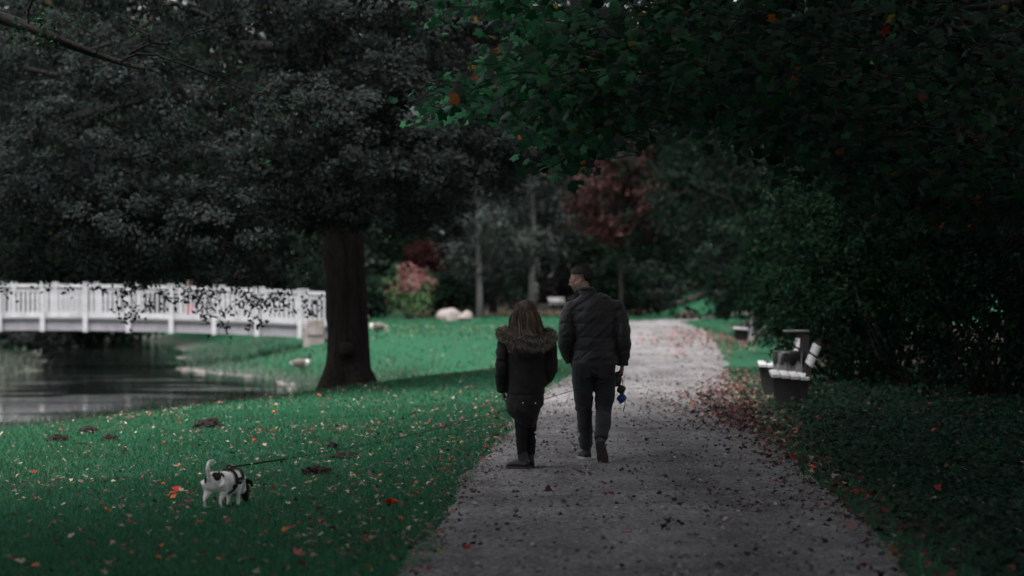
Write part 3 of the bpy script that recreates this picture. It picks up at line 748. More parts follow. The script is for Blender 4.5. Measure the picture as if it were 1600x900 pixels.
# ---- ivy ground cover under the maple
n = 90000
x, y = scatter_view(n, 12.5, 42, 1080, 1760)
dx = x - path_x(y)
edge = 1.62 + 0.35 * noise2(x, y, 0.6, 31) + np.clip((y - 24) * 0.05, 0, 0.8)
k = (dx > edge) & (rng.random(n) < np.clip((dx - edge) / 0.8 + 0.15, 0, 1))
x, y = x[k], y[k]; n = len(x)
lump = 0.5 + 0.5 * noise2(x, y, 1.6, 33)
z = terrain(x, y) + 0.02 + (0.05 + 0.16 * lump) * rng.random(n) ** 0.7
N = np.stack([rng.normal(size=n) * 0.55, rng.normal(size=n) * 0.55 - 0.25, np.ones(n)], -1)
IVY = [(0.010, 0.036, 0.020), (0.016, 0.05, 0.028), (0.006, 0.02, 0.012), (0.03, 0.055, 0.042)]
iv = leaves('ivy_cover', np.stack([x, y, z], -1), N, 0.04 + 0.03 * rng.random(n), SMALLMAPLE, pick_colors(n, IVY, [4, 3, 4, 1.2]), M['leaf'])
tag(iv, 'dark ivy ground cover along the right side of the path', 'ivy', kind='stuff')

# ------------------------------------------------------------------ overhanging maple
MX, MY = 7.4, 24.5
mz = float(terrain(MX, MY)); mb0 = np.array([MX, MY, mz])
maple = empty('maple_tree', (MX, MY, mz), label='dark maple whose low leafy boughs overhang the path from the right', cat='tree')
MB().tube([(0, 0, -0.2), (0, 0, 0.4), (-0.1, 0, 2), (-0.15, -0.1, 4), (-0.1, -0.2, 7), (0.1, -0.2, 10), (0.2, 0, 13)], [0.42, 0.33, 0.29, 0.25, 0.19, 0.11, 0.03], 14).build('trunk', M['bark_dark'], maple, True)
r7 = np.random.default_rng(77)
def maple_floor(px):       # lowest leaves in the photograph by column
    return np.interp(px, [620, 640, 660, 720, 740, 760, 830, 860, 885, 905, 930, 960, 1000, 1050, 1090, 1120, 1150, 1200, 1250, 1300, 1400, 1600], [30, 208, 205, 190, 175, 190, 235, 288, 292, 262, 235, 215, 205, 215, 232, 215, 255, 262, 285, 320, 380, 420])
MAPLEC = [(0.008, 0.042, 0.019), (0.014, 0.068, 0.028), (0.005, 0.022, 0.012), (0.03, 0.04, 0.035), (0.24, 0.075, 0.015), (0.20, 0.13, 0.015), (0.17, 0.03, 0.02)]
LP, LN, LU = [], [], []
limbs = []
def add_twig(base, tip, nl, dens=0.10):
    pth = branch_path(base, tip, 0.10, 0.5, 6, r7)
    for t in np.linspace(0.25, 1, nl):
        q = np.array([np.interp(t, np.linspace(0, 1, 6), pth[:, j]) for j in range(3)])
        d = unit((tip - base)[None])[0]
        side = r7.normal(size=3) * np.array([1, 1, 0.45])
        LP.append(q + side * dens); LU.append(d * 0.6 + side * 0.8 + np.array([0, 0, -0.45])); LN.append(np.array([0, -0.55, 1.0]) + r7.normal(size=3) * 0.65)
    return pth
tw = MB()
for i in range(3300):
    # twig tips spread through the bough volume seen at the upper right of the photograph
    D = 17.5 + 11 * r7.random()
    px = 640 + 1050 * r7.random() ** 0.85
    fl = float(maple_floor(px))
    py = fl - abs(r7.normal()) * 115 - 6
    if px > 980 and r7.random() < 0.55: py = fl - (fl + 170) * r7.random()
    if py < -160: py = -160 + 150 * r7.random()
    if px < 755 and (py < 150 and py > 55): continue
    if px < 700 and py < -20 and r7.random() < .6: continue
    if px < 745 and py < fl - 60 and r7.random() < 0.55: continue
    tip = at(px, py, D)
    base = tip + np.array([0.35 + 0.5 * r7.random(), r7.normal() * 0.3, 0.10 + 0.25 * r7.random()])
    pth = add_twig(tip * 0 + base, tip, 7, 0.085)
    if i % 3 == 0: tw.tube(pth - mb0, list(np.linspace(0.008, 0.002, 6)), 4)
# the upper crown, out of view, that shades the path below
for i in range(4200):
    a = r7.random() * 6.28; rr = 8.5 * r7.random() ** 0.5
    tip = np.array([MX - 1.5 + rr * math.cos(a), MY - 3 + rr * 1.35 * math.sin(a), 0]); tip[2] = 6.2 + 6 * r7.random() * (1 - (rr / 9) ** 2)
    add_twig(tip + np.array([0.5, 0, -0.3]), tip, 9, 0.30)
tw.build('twigs', M['bark_dark'], maple)['kind'] = 'stuff'
LP = np.array(LP); LN = np.array(LN); LU = np.array(LU)
LP[:, 2] = np.maximum(LP[:, 2], 2.3)
n = len(LP)
autumn = np.clip(0.10 + 0.9 * noise3(LP * 0.9 + 3) , 0, 1) * (r7.random(n) < 0.35)
C = pick_colors(n, MAPLEC, [5, 3, 4, 1.2, 0, 0, 0], 0.28, r7)
hot = (r7.random(n) < .012) & (autumn >= 0)
hot &= LP[:, 0] / LP[:, 1] * FPX > -100
# one bright orange spray near the bough's left end
ctr_hot = at(762, 95, 22.0); hot |= (np.linalg.norm((LP - ctr_hot) * np.array([1, 0.18, 1]), axis=1) < 0.20)
ctr_hot = at(815, 132, 21.5); hot |= (np.linalg.norm((LP - ctr_hot) * np.array([1, 0.2, 1]), axis=1) < 0.16) & (r7.random(n) < 0.6)
C[hot] = pick_colors(int(hot.sum()), MAPLEC, [0, 1, 0, 0, 3, 3, 1.2], 0.25, r7)
lft = smooth01((1000 - (800 + LP[:, 0] / LP[:, 1] * FPX)) / 260) * (LP[:, 2] < 5.5); gl = lft[:, None] * (~hot)[:, None]  # left leaves painted brighter, for sky light from that side
C = C * (1 + 1.1 * gl) * (1 - .35 * smooth01(((800 + LP[:, 0] / LP[:, 1] * FPX) - 1050) / 250))[:, None]  # right leaves painted darker, shade put into their colour
low = LP[:, 2] < 6.0
sz = np.where(low, 0.085 + 0.06 * r7.random(n), 0.20)
# the leaves that stand out at the fringe are single parts
pxx = 800 + LP[:, 0] / LP[:, 1] * FPX; pyy = 450 - (LP[:, 2] - CAM_Z) / LP[:, 1] * FPX
fr = np.where(low & (LP[:, 1] < 24) & (pxx > 630) & (pxx < 1300) & (pyy > 0) & (maple_floor(pxx) - pyy < 110))[0]
r7.shuffle(fr); fr = fr[:290]
rest = np.setdiff1d(np.arange(n), fr)
lowr = rest[low[rest]]; upr = rest[~low[rest]]
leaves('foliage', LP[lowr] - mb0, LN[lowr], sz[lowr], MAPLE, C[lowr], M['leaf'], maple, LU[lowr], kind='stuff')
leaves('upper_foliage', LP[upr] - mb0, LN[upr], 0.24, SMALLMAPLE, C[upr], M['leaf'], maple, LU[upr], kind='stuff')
leaf_meshes = []
for ci, c in enumerate([(0.008, 0.042, 0.019), (0.014, 0.07, 0.028), (0.006, 0.026, 0.014), (0.032, 0.042, 0.036), (0.24, 0.075, 0.015), (0.20, 0.13, 0.015)]):
    T, TF = MAPLE; T = T.copy(); T[:, 2] += 0.03 * np.sin(T[:, 0] * 6 + ci)
    leaf_meshes.append(raw_mesh('leaf', T, TF, False, np.tile(np.array(c), (len(T), 1))))
for i in fr:
    ci = 4 + int(r7.random() < .5) if hot[i] else int(r7.choice(4, p=[.4, .25, .25, .10]))
    o = link('leaf', leaf_meshes[ci], M['leaf'], maple)
    nrm = unit(LN[i][None])[0]; u = unit((LU[i] - nrm * LU[i].dot(nrm))[None])[0]; w = np.cross(nrm, u)
    q = LP[i] - mb0; s = sz[i]
    o.matrix_local = Matrix([[u[0] * s, w[0] * s, nrm[0] * s, q[0]], [u[1] * s, w[1] * s, nrm[1] * s, q[1]], [u[2] * s, w[2] * s, nrm[2] * s, q[2]], [0, 0, 0, 1]])
for (px, py, D, z0) in [(870, 120, 21, 4.2), (1000, 60, 20, 4.5), (1090, 105, 22, 3.8), (760, 160, 21.5, 4.3), (940, 200, 22.5, 3.6), (1150, 180, 24, 3.2), (1240, 100, 23, 4.0), (1180, 20, 19, 5.0), (1100, -60, 21, 5.4), (900, -80, 23, 5.6), (1250, 230, 25, 2.8)]:
    e = at(px, py, D) - mb0; s = np.array([-0.13, -0.1, z0])
    MB().tube(branch_path(s, e, 0.5, 0.35, 10, r7), list(np.linspace(0.07, 0.008, 10)), 6).build('limb', M['bark_dark'], maple, True)

# ------------------------------------------------------------------ bare bough reaching in at the upper left
AX, AY = -6.6, 21.0
az = float(terrain(AX, AY)); ab = np.array([AX, AY, az])
ald = empty('alder_tree', (AX, AY, az), label='near bare dark bough with few green leaves reaching in at upper left', cat='tree')
MB().tube([(0, 0, -0.2), (0, 0, 1), (0.05, 0, 3), (0.0, 0, 5.0), (-0.1, 0, 8), (-0.3, 0, 10)], [0.26, 0.2, 0.17, 0.14, 0.09, 0.03], 12).build('trunk', M['bark_dark'], ald, True)
def bough(pts, D, r0, r1, name='limb', start=None):
    P = [at(px, py, D + 0.15 * math.sin(i * 1.7)) - ab for i, (px, py) in enumerate(pts)]
    if start is not None: P = [np.array(start)] + P
    MB().tube(P, list(np.linspace(r0, r1, len(P))), 7).build(name, M['bark_dark'], ald, True); return np.array(P)
D0 = 20.3
tw_pts = []
bough([(-60, 10), (0, 28), (40, 40), (90, 62), (140, 82), (195, 100), (225, 108)], D0, 0.075, 0.014, 'limb', (0.0, 0, 4.3))
b1 = bough([(190, 97), (205, 82), (235, 68), (232, 55), (215, 45), (195, 30)], D0, 0.014, 0.004, 'twig')
b2 = bough([(235, 66), (255, 68), (280, 70), (290, 55), (320, 45), (370, 38), (410, 34)], D0, 0.011, 0.003, 'twig')
b3 = bough([(195, 92), (215, 84), (245, 86), (290, 102), (340, 122), (365, 133), (410, 150), (450, 168), (482, 182)], D0, 0.013, 0.003, 'twig')
b4 = bough([(360, 130), (360, 150), (362, 180), (366, 200)], D0, 0.006, 0.002, 'twig')
b5 = bough([(380, 138), (392, 160), (410, 180), (412, 215), (416, 245)], D0, 0.005, 0.002, 'twig')
b6 = bough([(400, 145), (440, 150), (475, 158), (500, 160)], D0, 0.005, 0.002, 'twig')
b7 = bough([(325, 115), (328, 138), (345, 165)], D0, 0.005, 0.002, 'twig')
b8 = bough([(235, 66), (225, 48), (190, 32), (230, 15), (270, 10)], D0, 0.007, 0.002, 'twig')
b9 = bough([(40, 38), (44, 15), (55, -10)], D0, 0.02, 0.006, 'twig')
b10 = bough([(150, 84), (160, 60), (120, 40), (85, 25)], D0, 0.008, 0.002, 'twig')
LPa, LNa = [], []
for b, dens in ((b3, 5), (b4, 6), (b5, 8), (b6, 6), (b2, 3), (b7, 5), (b8, 4), (b10, 9), (b9, 8), (b1, 3)):
    for q in b[1:]:
        for k in range(dens): LPa.append(q + rng.normal(size=3) * np.array([0.08, 0.08, 0.05])); LNa.append(rng.normal(size=3) + np.array([0, -0.5, 0.4]))
for k in range(160): LPa.append(at(20 + 70 * rng.random(), 25 + 45 * rng.random(), D0 + rng.normal() * .3) - ab); LNa.append(rng.normal(size=3))
LPa = np.array(LPa); n = len(LPa)
leaves('foliage', LPa, np.array(LNa), 0.03 + 0.03 * rng.random(n), SIMPLE, pick_colors(n, [(0.02, 0.10, 0.03), (0.008, 0.02, 0.014), (0.05, 0.05, 0.03)], [2, 4, 1]), M['leaf'], ald, kind='stuff')

# ------------------------------------------------------------------ fallen leaves
LIT = [(0.022, 0.016, 0.015), (0.15, 0.09, 0.075), (0.055, 0.032, 0.028), (0.22, 0.15, 0.13), (0.34, 0.035, 0.02), (0.20, 0.02, 0.025), (0.34, 0.11, 0.02), (0.30, 0.24, 0.18), (0.28, 0.22, 0.03)]
FP, FN, FS, FC = [], [], [], []
def litter(x, y, size, wts, tilt=0.35, lift=0.02):
    n = len(x); z = path_height(x, y) + lift * (0.4 + rng.random(n))
    FP.append(np.stack([x, y, z], -1)); FN.append(np.stack([rng.normal(size=n) * tilt, rng.normal(size=n) * tilt, np.ones(n)], -1)); FS.append(size); FC.append(pick_colors(n, LIT, wts, 0.3))
def sel(x, y, p):
    k = rng.random(len(x)) < p; return x[k], y[k]
# lawn: thicker towards the path and under the maple's reach
x, y = scatter_view(52000, 13, 60, -60, 900)
dl = path_x(y) - x
p = np.where(dl > 1.3, np.clip(0.22 + 0.75 * np.exp(-(dl - 1.4) / 0.9) * (y < 40) + 0.35 * np.exp(-((y - 25) / 8) ** 2) * np.exp(-(dl - 1.4) / 2.2), 0, 1), 0) * np.clip(0.7 + 0.8 * noise2(x, y, 0.7, 41), 0.1, 1.3)
x, y = sel(x, y, p); litter(x, y, 0.018 + 0.045 * rng.random(len(x)) ** 1.8, [1.5, 5, 4, 5, .8, .8, .25, 3, .2], 0.5, 0.05)
# far lawn: yellowish flecks
x, y = scatter_view(700, 50, 100, 560, 900); k = path_x(y) - x > 1.6; x, y = x[k], y[k]
litter(x, y, 0.05 + 0.05 * rng.random(len(x)), [0, 2, 1, 3, .4, .2, 1, 2, 3], 0.4, 0.06)
# path: dark trodden fragments
x, y = scatter_view(95000, 13, 60, 560, 1500)
dxp = (x - path_x(y)); k = np.abs(dxp) < 1.5; x, y, dxp = x[k], y[k], dxp[k]
p = np.clip(0.22 + 0.5 * smooth01((dxp + 0.2) / 1.7) + 0.25 * smooth01((-dxp - 0.9) / 0.6), 0, 1) * np.clip(0.28 + 1.3 * noise2(x, y, 0.9, 43) + .7 * noise2(x, y, 3.5, 44), 0.03, 1.3) * np.where(y > 38, 0.35, 1)
x, y = sel(x, y, p); litter(x, y, 0.012 + 0.055 * rng.random(len(x)) ** 2.6, [13, 2.2, 8, .8, .25, .45, .06, .35, .02], 0.42, 0.016)
# right verge: a thick red-brown drift
x, y = scatter_view(38000, 13, 48, 1000, 1500)
dr = x - path_x(y)
p = np.exp(-((dr - 1.65 + 0.25 * np.exp(-((y - 33) / 6) ** 2)) / (0.36 + 0.26 * np.exp(-((y - 33) / 6) ** 2))) ** 2) * (0.35 + 0.65 * np.exp(-((y - 32) / 9) ** 2))
x, y = sel(x, y, p); litter(x, y, 0.035 + 0.05 * rng.random(len(x)), [5, 3, 7, 1.6, .3, 1.6, .1, 1.2, .02], 0.55, 0.035)
x, y = scatter_view(900, 13, 45, 1150, 1700); k = x - path_x(y) > 1.9; x, y = x[k], y[k]
litter(x, y, 0.03 + 0.05 * rng.random(len(x)), [1, 3, 3, 2, .8, 1.2, .4, 1, .1], 0.5, 0.16)
# far bend: brown drift across the path and along the crossing path
x, y = scatter_view(5200, 52, 100, 940, 1180)
dr = x - path_x(y); k = (dr > -1.4) & (dr < 3.4) & (rng.random(len(x)) < np.clip(0.25 + 0.9 * smooth01((dr + 0.6) / 1.6), 0, 1) * np.exp(-((y - 76) / 15) ** 2)); x, y = x[k], y[k]
litter(x, y, 0.06 + 0.06 * rng.random(len(x)), [1, 4, 4, 2.5, .3, 1.6, .2, .6, .05], 0.4, 0.04)
x, y = scatter_view(3000, 138, 158, 650, 1000); litter(x, y, 0.16 + 0.1 * rng.random(len(x)), [1, 4, 4, 3, .2, 1, .2, .4, .1], 0.3, 0.06)
FP, FN, FS, FC = [np.concatenate(a) for a in (FP, FN, FS, FC)]
ll = leaves('leaf_litter', FP, FN, FS, SMALLMAPLE, FC, M['litter'])
tag(ll, 'scattered fallen autumn leaves over lawn, path and verge', 'fallen leaves', kind='stuff')

# twigs, clods and pebbles trodden into the path
n = 16000
x, y = scatter_view(n, 12.8, 45, 560, 1500); k = np.abs(x - path_x(y)) < 1.5; x, y = x[k], y[k]; n = len(x)
oct_v = np.array([(1, 0, 0), (-1, 0, 0), (0, 1, 0), (0, -1, 0), (0, 0, 1), (0, 0, -1)], float); oct_f = np.array([(0, 2, 4), (2, 1, 4), (1, 3, 4), (3, 0, 4), (2, 0, 5), (1, 2, 5), (3, 1, 5), (0, 3, 5)])
s = 0.004 + 0.016 * rng.random(n) ** 3
V = oct_v[None] * (s[:, None, None] * (0.7 + 0.6 * rng.random((n, 1, 3)))) + np.stack([x, y, path_height(x, y) + s * 0.3], -1)[:, None]
F = (oct_f[None] + (np.arange(n) * 6)[:, None, None]).reshape(-1, 3)
C = np.repeat(pick_colors(n, [(0.30, 0.29, 0.30), (0.2, 0.19, 0.19), (0.05, 0.04, 0.04)], [2, 3, 3], 0.3), 6, 0)
tag(link('path_pebbles', raw_mesh('path_pebbles', V.reshape(-1, 3), F, False, C), M['litter']), 'loose pebbles and crumbs of soil on the gravel path', 'gravel', kind='stuff')

# the large leaves that can be picked out one by one
big_leaf_meshes = {}
for nm, c in (('red', (0.36, 0.025, 0.015)), ('pink', (0.42, 0.13, 0.12)), ('orange', (0.42, 0.10, 0.015)), ('brown', (0.12, 0.06, 0.045)), ('pale', (0.33, 0.26, 0.22)), ('dark_red', (0.17, 0.015, 0.02)), ('yellow', (0.36, 0.24, 0.02))):
    T, TF = MAPLE; T = T.copy(); rr = np.random.default_rng(len(nm)); T[:, 2] += 0.16 * np.abs(T[:, 1]) + 0.08 * rr.normal(size=len(T)); T[:, 0] -= 0.3
    big_leaf_meshes[nm] = raw_mesh('fallen_leaf', T, TF, False, np.tile(np.array(c), (len(T), 1)))
def fallen_leaf(px, py, colour, s, label, group, lift=0.045):
    D = FPX * CAM_Z / (py - 450)
    for _ in range(3):
        x = (px - 800) / FPX * D; z = float(path_height(np.array(x), np.array(D))); D = FPX * (CAM_Z - z - lift) / (py - 450)
    x = (px - 800) / FPX * D
    o = link('fallen_leaf', big_leaf_meshes[colour], M['litter'], None, (x, D, float(path_height(np.array(x), np.array(D))) + lift))
    o.rotation_euler = (R(random.uniform(8, 32)), R(random.uniform(-25, 25)), random.random() * 6.28); o.scale = (s, s, s)
    tag(o, label, 'leaf', group)
for a in [(297, 782, 'pink', .095, 'pink maple leaf standing just left of the dog\'s hind feet'), (283, 789, 'pink', .07, 'smaller pink leaf next to the pink maple leaf by the dog'), (278, 763, 'red', .10, 'bright red leaf pair-mate left of the dog, nearest its tail'), (270, 771, 'red', .10, 'bright orange-red leaf at far left of the dog\'s tail'),
          (168, 796, 'orange', .085, 'orange leaf on open grass left of the dog'), (206, 815, 'pink', .095, 'pink-red leaf below and left of the dog'), (145, 843, 'dark_red', .09, 'dark red leaf at lower left of the lawn'), (24, 872, 'dark_red', .07, 'dark red leaf in the bottom left corner'),
          (612, 783, 'red', .12, 'large bright red leaf on the grass halfway between dog and path'), (503, 813, 'red', .065, 'small red leaf on grass right of the dog, closer to camera'), (485, 814, 'dark_red', .06, 'dark red leaf beside the small red one'), (397, 687, 'red', .085, 'vivid red leaf on the lawn above the dog'),
          (464, 862, 'pink', .10, 'pink leaf near the bottom edge of the lawn'), (476, 881, 'brown', .11, 'broad brown leaf at the bottom edge of the lawn'), (577, 886, 'yellow', .08, 'yellow leaf at the bottom of the lawn by the path edge'), (445, 827, 'orange', .07, 'orange-brown leaf in the dark foreground grass'),
          (690, 665, 'red', .07, 'red leaf on the lawn left of the woman\'s hand'), (770, 698, 'pink', .08, 'pale pink leaf at the path edge by the woman\'s shins'), (757, 697, 'red', .06, 'red leaf at the path edge left of the pale pink leaf'), (704, 719, 'orange', .07, 'orange leaf on the grass beside the path edge'),
          (728, 855, 'red', .07, 'red leaf alone on the near gravel'), (955, 770, 'dark_red', .06, 'dark red leaf on gravel below the man\'s rear foot'), (944, 753, 'dark_red', .08, 'dark red leaf right below the man\'s heel'), (962, 646, 'red', .07, 'red leaf on the gravel below the hanging leash'),
          (1036, 663, 'red', .06, 'red leaf on the path right of the man\'s knee'), (1362, 773, 'red', .12, 'large red leaf lying on the ivy at right'), (1338, 768, 'red', .10, 'second red leaf on the ivy beside the large red one'), (1580, 885, 'pink', .10, 'pink leaf in the ivy at the bottom right corner'),
          (860, 766, 'brown', .11, 'curled brown leaf on the path in front of the walkers'), (897, 694, 'brown', .10, 'brown leaf on the path left of the man\'s shin')]:
    fallen_leaf(*a, group='large fallen leaves')
rl = random.Random(5)
for i in range(90):
    px = rl.uniform(20, 720); py = rl.uniform(640 if px > 350 else 700, 885)
    if px > 700 - (py - 690) * .6: continue
    fallen_leaf(px, py, rl.choice(['brown', 'pale', 'pale', 'brown', 'orange', 'dark_red']), rl.uniform(.04, .075), 'curled brownish fallen leaf lying somewhere on the lawn', 'small fallen leaves on the lawn')

# ------------------------------------------------------------------ molehills and clods
def molehill(px, py, w, h, label):
    D = FPX * CAM_Z / (py - 450)
    for _ in range(3):
        x = (px - 800) / FPX * D; z = float(terrain(x, D)); D = FPX * (CAM_Z - z) / (py - 450)
    x = (px - 800) / FPX * D
    bm = bmesh.new(); bmesh.ops.create_icosphere(bm, subdivisions=4, radius=1)
    V = np.array([v.co for v in bm.verts]); d = 1 + 0.35 * noise3(V * 2.2 + px) + 0.22 * noise3(V * 6 + px) + 0.12 * noise3(V * 13)
    for v, k in zip(bm.verts, d): v.co = Vector((v.co.x * k * w / 2, v.co.y * k * w / 2, v.co.z * k * h))
    me = bpy.data.meshes.new('molehill'); bm.to_mesh(me); bm.free()
    tag(link('molehill', me, M['soil'], None, (x, D, float(terrain(x, D)))), label, 'molehill', 'molehills on the lawn')
molehill(90, 692, .27, .09, 'dark molehill at far left of the lawn'); molehill(140, 676, .28, .07, 'flat dark molehill second from the left'); molehill(172, 691, .20, .08, 'small dark molehill third from the left')
molehill(326, 668, .30, .10, 'largest dark molehill, right of the others near the pond'); molehill(496, 742, .24, .08, 'dark molehill with a pale leaf, right of the dog'); molehill(540, 716, .30, .05, 'low crumbly dark clod on the lawn beyond the leash'); molehill(520, 702, .13, .07, 'small round dark clod on lawn above the leash')
# ------------------------------------------------------------------ white footbridge
BY = 85.0
def rail_z(x): return 1.79 - 0.0027 * (x + 17.0) ** 2
bridge = empty('footbridge', (-13, BY, 0), label='white arched wooden footbridge with picket railing over the pond', cat='bridge')
def bpart(name, mb, mat_): return mb.build(name, mat_, bridge)
post_me = MB().box((0, 0, 0.86), (0.17, 0.15, 1.70)).box((0, 0, 1.73), (0.22, 0.20, 0.05)).mesh('post')
pick_me = MB().box((0, 0, 0.40), (0.062, 0.03, 0.80)).mesh('picket')
bx0 = -13
posts = [(-18.0 - 2 * 1.507) + 1.507 * i for i in range(11)]
for row, yo in (('near', 0.0), ('far', 2.3)):
    for i, xp in enumerate(posts):
        link('post', post_me, M['white_paint'], bridge, (xp - bx0, yo - (0.06 if yo == 0 else -0.06), rail_z(xp) - 1.70))
        if i == len(posts) - 1: break
        xa, xb = xp + 0.085, posts[i + 1] - 0.085; za, zb = rail_z(xa), rail_z(xb); ln = math.hypot(xb - xa, zb - za); a = -math.atan2(zb - za, xb - xa); rot = Matrix.Rotation(a, 3, 'Y'); xc, zc = (xa + xb) / 2 - bx0, (za + zb) / 2
        MB().box((xc, yo, zc - 0.075), (ln, 0.13, 0.12), rot).build('handrail', M['white_paint'], bridge)
        MB().box((xc, yo, zc - 0.24), (ln, 0.05, 0.08), rot).build('upper_rail', M['white_paint'], bridge)
        MB().box((xc, yo, zc - 1.10), (ln, 0.06, 0.16), rot).build('lower_rail', M['white_paint'], bridge)
        for k in range(8):
            xk = xa + (xb - xa) * (k + 0.5) / 8
            link('picket', pick_me, M['white_paint'], bridge, (xk - bx0, yo, rail_z(xk) - 1.06))
for yo in (0.10, 2.2):
    for i in range(len(posts) - 1):
        xa, xb = posts[i], posts[i + 1] - 0.004; za, zb = rail_z(xa), rail_z(xb); rot = Matrix.Rotation(-math.atan2(zb - za, xb - xa), 3, 'Y')
        MB().box(((xa + xb) / 2 - bx0, yo, (za + zb) / 2 - 1.46), (math.hypot(xb - xa, zb - za), 0.14, 0.38), rot).build('girder', M['grey_paint'], bridge)
for i in range(len(posts) - 1):
    for k in range(6):
        xk = posts[i] + 1.507 * (k + .5) / 6
        MB().box((xk - bx0, 1.15, rail_z(xk) - 1.235), (0.235, 2.45, 0.06)).build('deck_plank', M['grey_wood'], bridge)
for xa in (-6.95,):
    mb = MB().box((xa - bx0, 1.1, -0.35), (0.75, 2.9, 1.3)).box((xa + 0.05 - bx0, -0.16, 0.25), (0.55, 0.5, 0.6)); mb.build('abutment', M['stone'], bridge, bevel=0.05)
MB().box((-23.2 - bx0, 1.1, -0.3), (0.8, 2.9, 1.4)).build('abutment', M['stone'], bridge, bevel=0.05)

# ------------------------------------------------------------------ benches and bins
def bench(x, y, rz, length, label, group='white slatted benches'):
    o = empty('park_bench', (x, y, float(terrain(x, y)) + 0.01), rz, label, 'bench', group)
    # local: X along the bench, +Y towards the back, seat from y=-.24 to .24
    for k in range(4):
        MB().box((0, -0.195 + 0.13 * k, 0.445 - 0.012 * k), (length, 0.112, 0.045)).build('seat_slat', M['old_white'], o, bevel=0.008)
    rt = Matrix.Rotation(R(-22), 3, 'X')
    for k in range(2):
        p = rt @ Vector((0, 0, 0.17 + 0.165 * k)); MB().box((0, 0.235 + p.y, 0.47 + p.z), (length, 0.04, 0.135), rt).build('back_slat', M['old_white'], o, bevel=0.008)
    for sx in (-1, 1):
        X = sx * (length / 2 - 0.22)
        MB().add([(X - .05, -.17, 0), (X + .05, -.17, 0), (X + .05, .20, 0), (X - .05, .20, 0), (X - .05, -.25, .425), (X + .05, -.25, .425), (X + .05, .25, .385), (X - .05, .25, .385)],
                 [(3, 2, 1, 0), (4, 5, 6, 7), (0, 1, 5, 4), (1, 2, 6, 5), (2, 3, 7, 6), (3, 0, 4, 7)]).build('leg', M['concrete'], o, bevel=0.012)
        MB().box((X, 0.30, 0.62), (0.07, 0.05, 0.56), Matrix.Rotation(R(-22), 3, 'X')).build('back_bracket', M['concrete'], o)
    return o
def bin_(x, y, rz, label):
    o = empty('litter_bin', (x, y, float(terrain(x, y)) + 0.01), rz, label, 'bin', 'litter bins beside the benches')
    # upright square-board bin: tapered boarded body, bag over the rim, back post with a small roof
    for k, (sx, sy) in enumerate(((-1, 0), (1, 0), (0, -1), (0, 1))):
        for j in (-1, 0, 1):
            sz = (0.024, 0.108, 0.62) if sx else (0.108, 0.024, 0.62)
            MB().box((sx * 0.17 + (0 if sx else j * 0.112), sy * 0.17 + (0 if sy else j * 0.112), 0.36), sz, None, 0.92).build('board', M['bin_board'], o)
    MB().box((0, 0, 0.06), (0.3, 0.3, 0.03)).build('floor_plate', M['dark_wood'], o)
    # bag: a crumpled cuff over the rim
    ring = []
    V, F = [], []
    n = 28
    for j, (rr, zz) in enumerate(((0.155, 0.50), (0.16, 0.66), (0.185, 0.70), (0.205, 0.685), (0.212, 0.62), (0.208, 0.52))):
        for k in range(n):
            a = 2 * math.pi * k / n; c, s = math.cos(a), math.sin(a); q = 1 / max(abs(c), abs(s)) ** 0.6
            w = 1 + 0.05 * math.sin(k * 2.9 + j) + 0.03 * math.sin(k * 5.1); dz = (0.05 * math.sin(k * 1.7) + 0.03 * math.sin(k * 3.3)) * (j >= 4)
            V.append((c * rr * q * w, s * rr * q * w, zz + dz))
    for j in range(5):
        for k in range(n): F.append((j * n + k, j * n + (k + 1) % n, (j + 1) * n + (k + 1) % n, (j + 1) * n + k))
    MB().add(V, F).build('bag', M['bag'], o, True)
    MB().box((0.25, 0, 0.48), (0.09, 0.20, 0.96)).build('post', M['dark_wood'], o, bevel=0.006)
    MB().box((0.13, 0, 0.985), (0.34, 0.24, 0.03)).build('lid', M['grey_wood'], o, bevel=0.006)
    return o
# benches face the path (towards -x); local +Y is the back
bz = R(-90 - 5)
bench(3.80, 33.2, bz, 1.9, 'nearest white slatted bench, its end towards the camera, right of path')
bench(4.06, 37.4, bz, 1.9, 'white slatted bench just beyond the litter bin, behind the nearest bench')
bin_(4.02, 35.25, R(8), 'grey boarded litter bin with black bag between the two nearest benches')
bench(7.35, 77.5, bz, 2.0, 'second white bench farther up the right side of the path')
bin_(7.75, 79.4, R(8), 'litter bin half hidden behind the farther right bench')
bench(3.2, 163, R(40), 1.4, 'small far white bench beyond the lawn, behind the man\'s head')

# ------------------------------------------------------------------ boulders
def boulder(px, D, size, seed, matn, label):
    x = (px - 800) / FPX * D
    bm = bmesh.new(); bmesh.ops.create_icosphere(bm, subdivisions=4, radius=1)
    V = np.array([v.co for v in bm.verts]); d = 1 + 0.28 * noise3(V * 1.1 + seed) + 0.10 * noise3(V * 3 + seed) + 0.04 * noise3(V * 8)
    for v, k in zip(bm.verts, d):
        c = v.co * k; v.co = Vector((c.x * size[0] / 2, c.y * size[1] / 2, max(c.z, -0.55) * size[2] / 2))
    me = bpy.data.meshes.new('boulder'); bm.to_mesh(me); bm.free(); me.polygons.foreach_set('use_smooth', np.ones(len(me.polygons), bool))
    tag(link('boulder', me, M[matn], None, (x, D, float(terrain(x, D)) + size[2] * 0.2)), label, 'boulder', 'boulders at the lawn edge')
boulder(704, 117, (1.25, 0.9, 0.85), 3, 'stone', 'larger brownish boulder on the lawn edge right of the flowering shrub')
boulder(728, 115.5, (0.75, 0.7, 0.66), 8, 'stone', 'smaller paler boulder touching the large boulder\'s right side')
boulder(1076, 122, (1.0, 0.8, 0.62), 13, 'stone_brown', 'low brown boulder at the right of the far path end')
rs = np.random.default_rng(12)
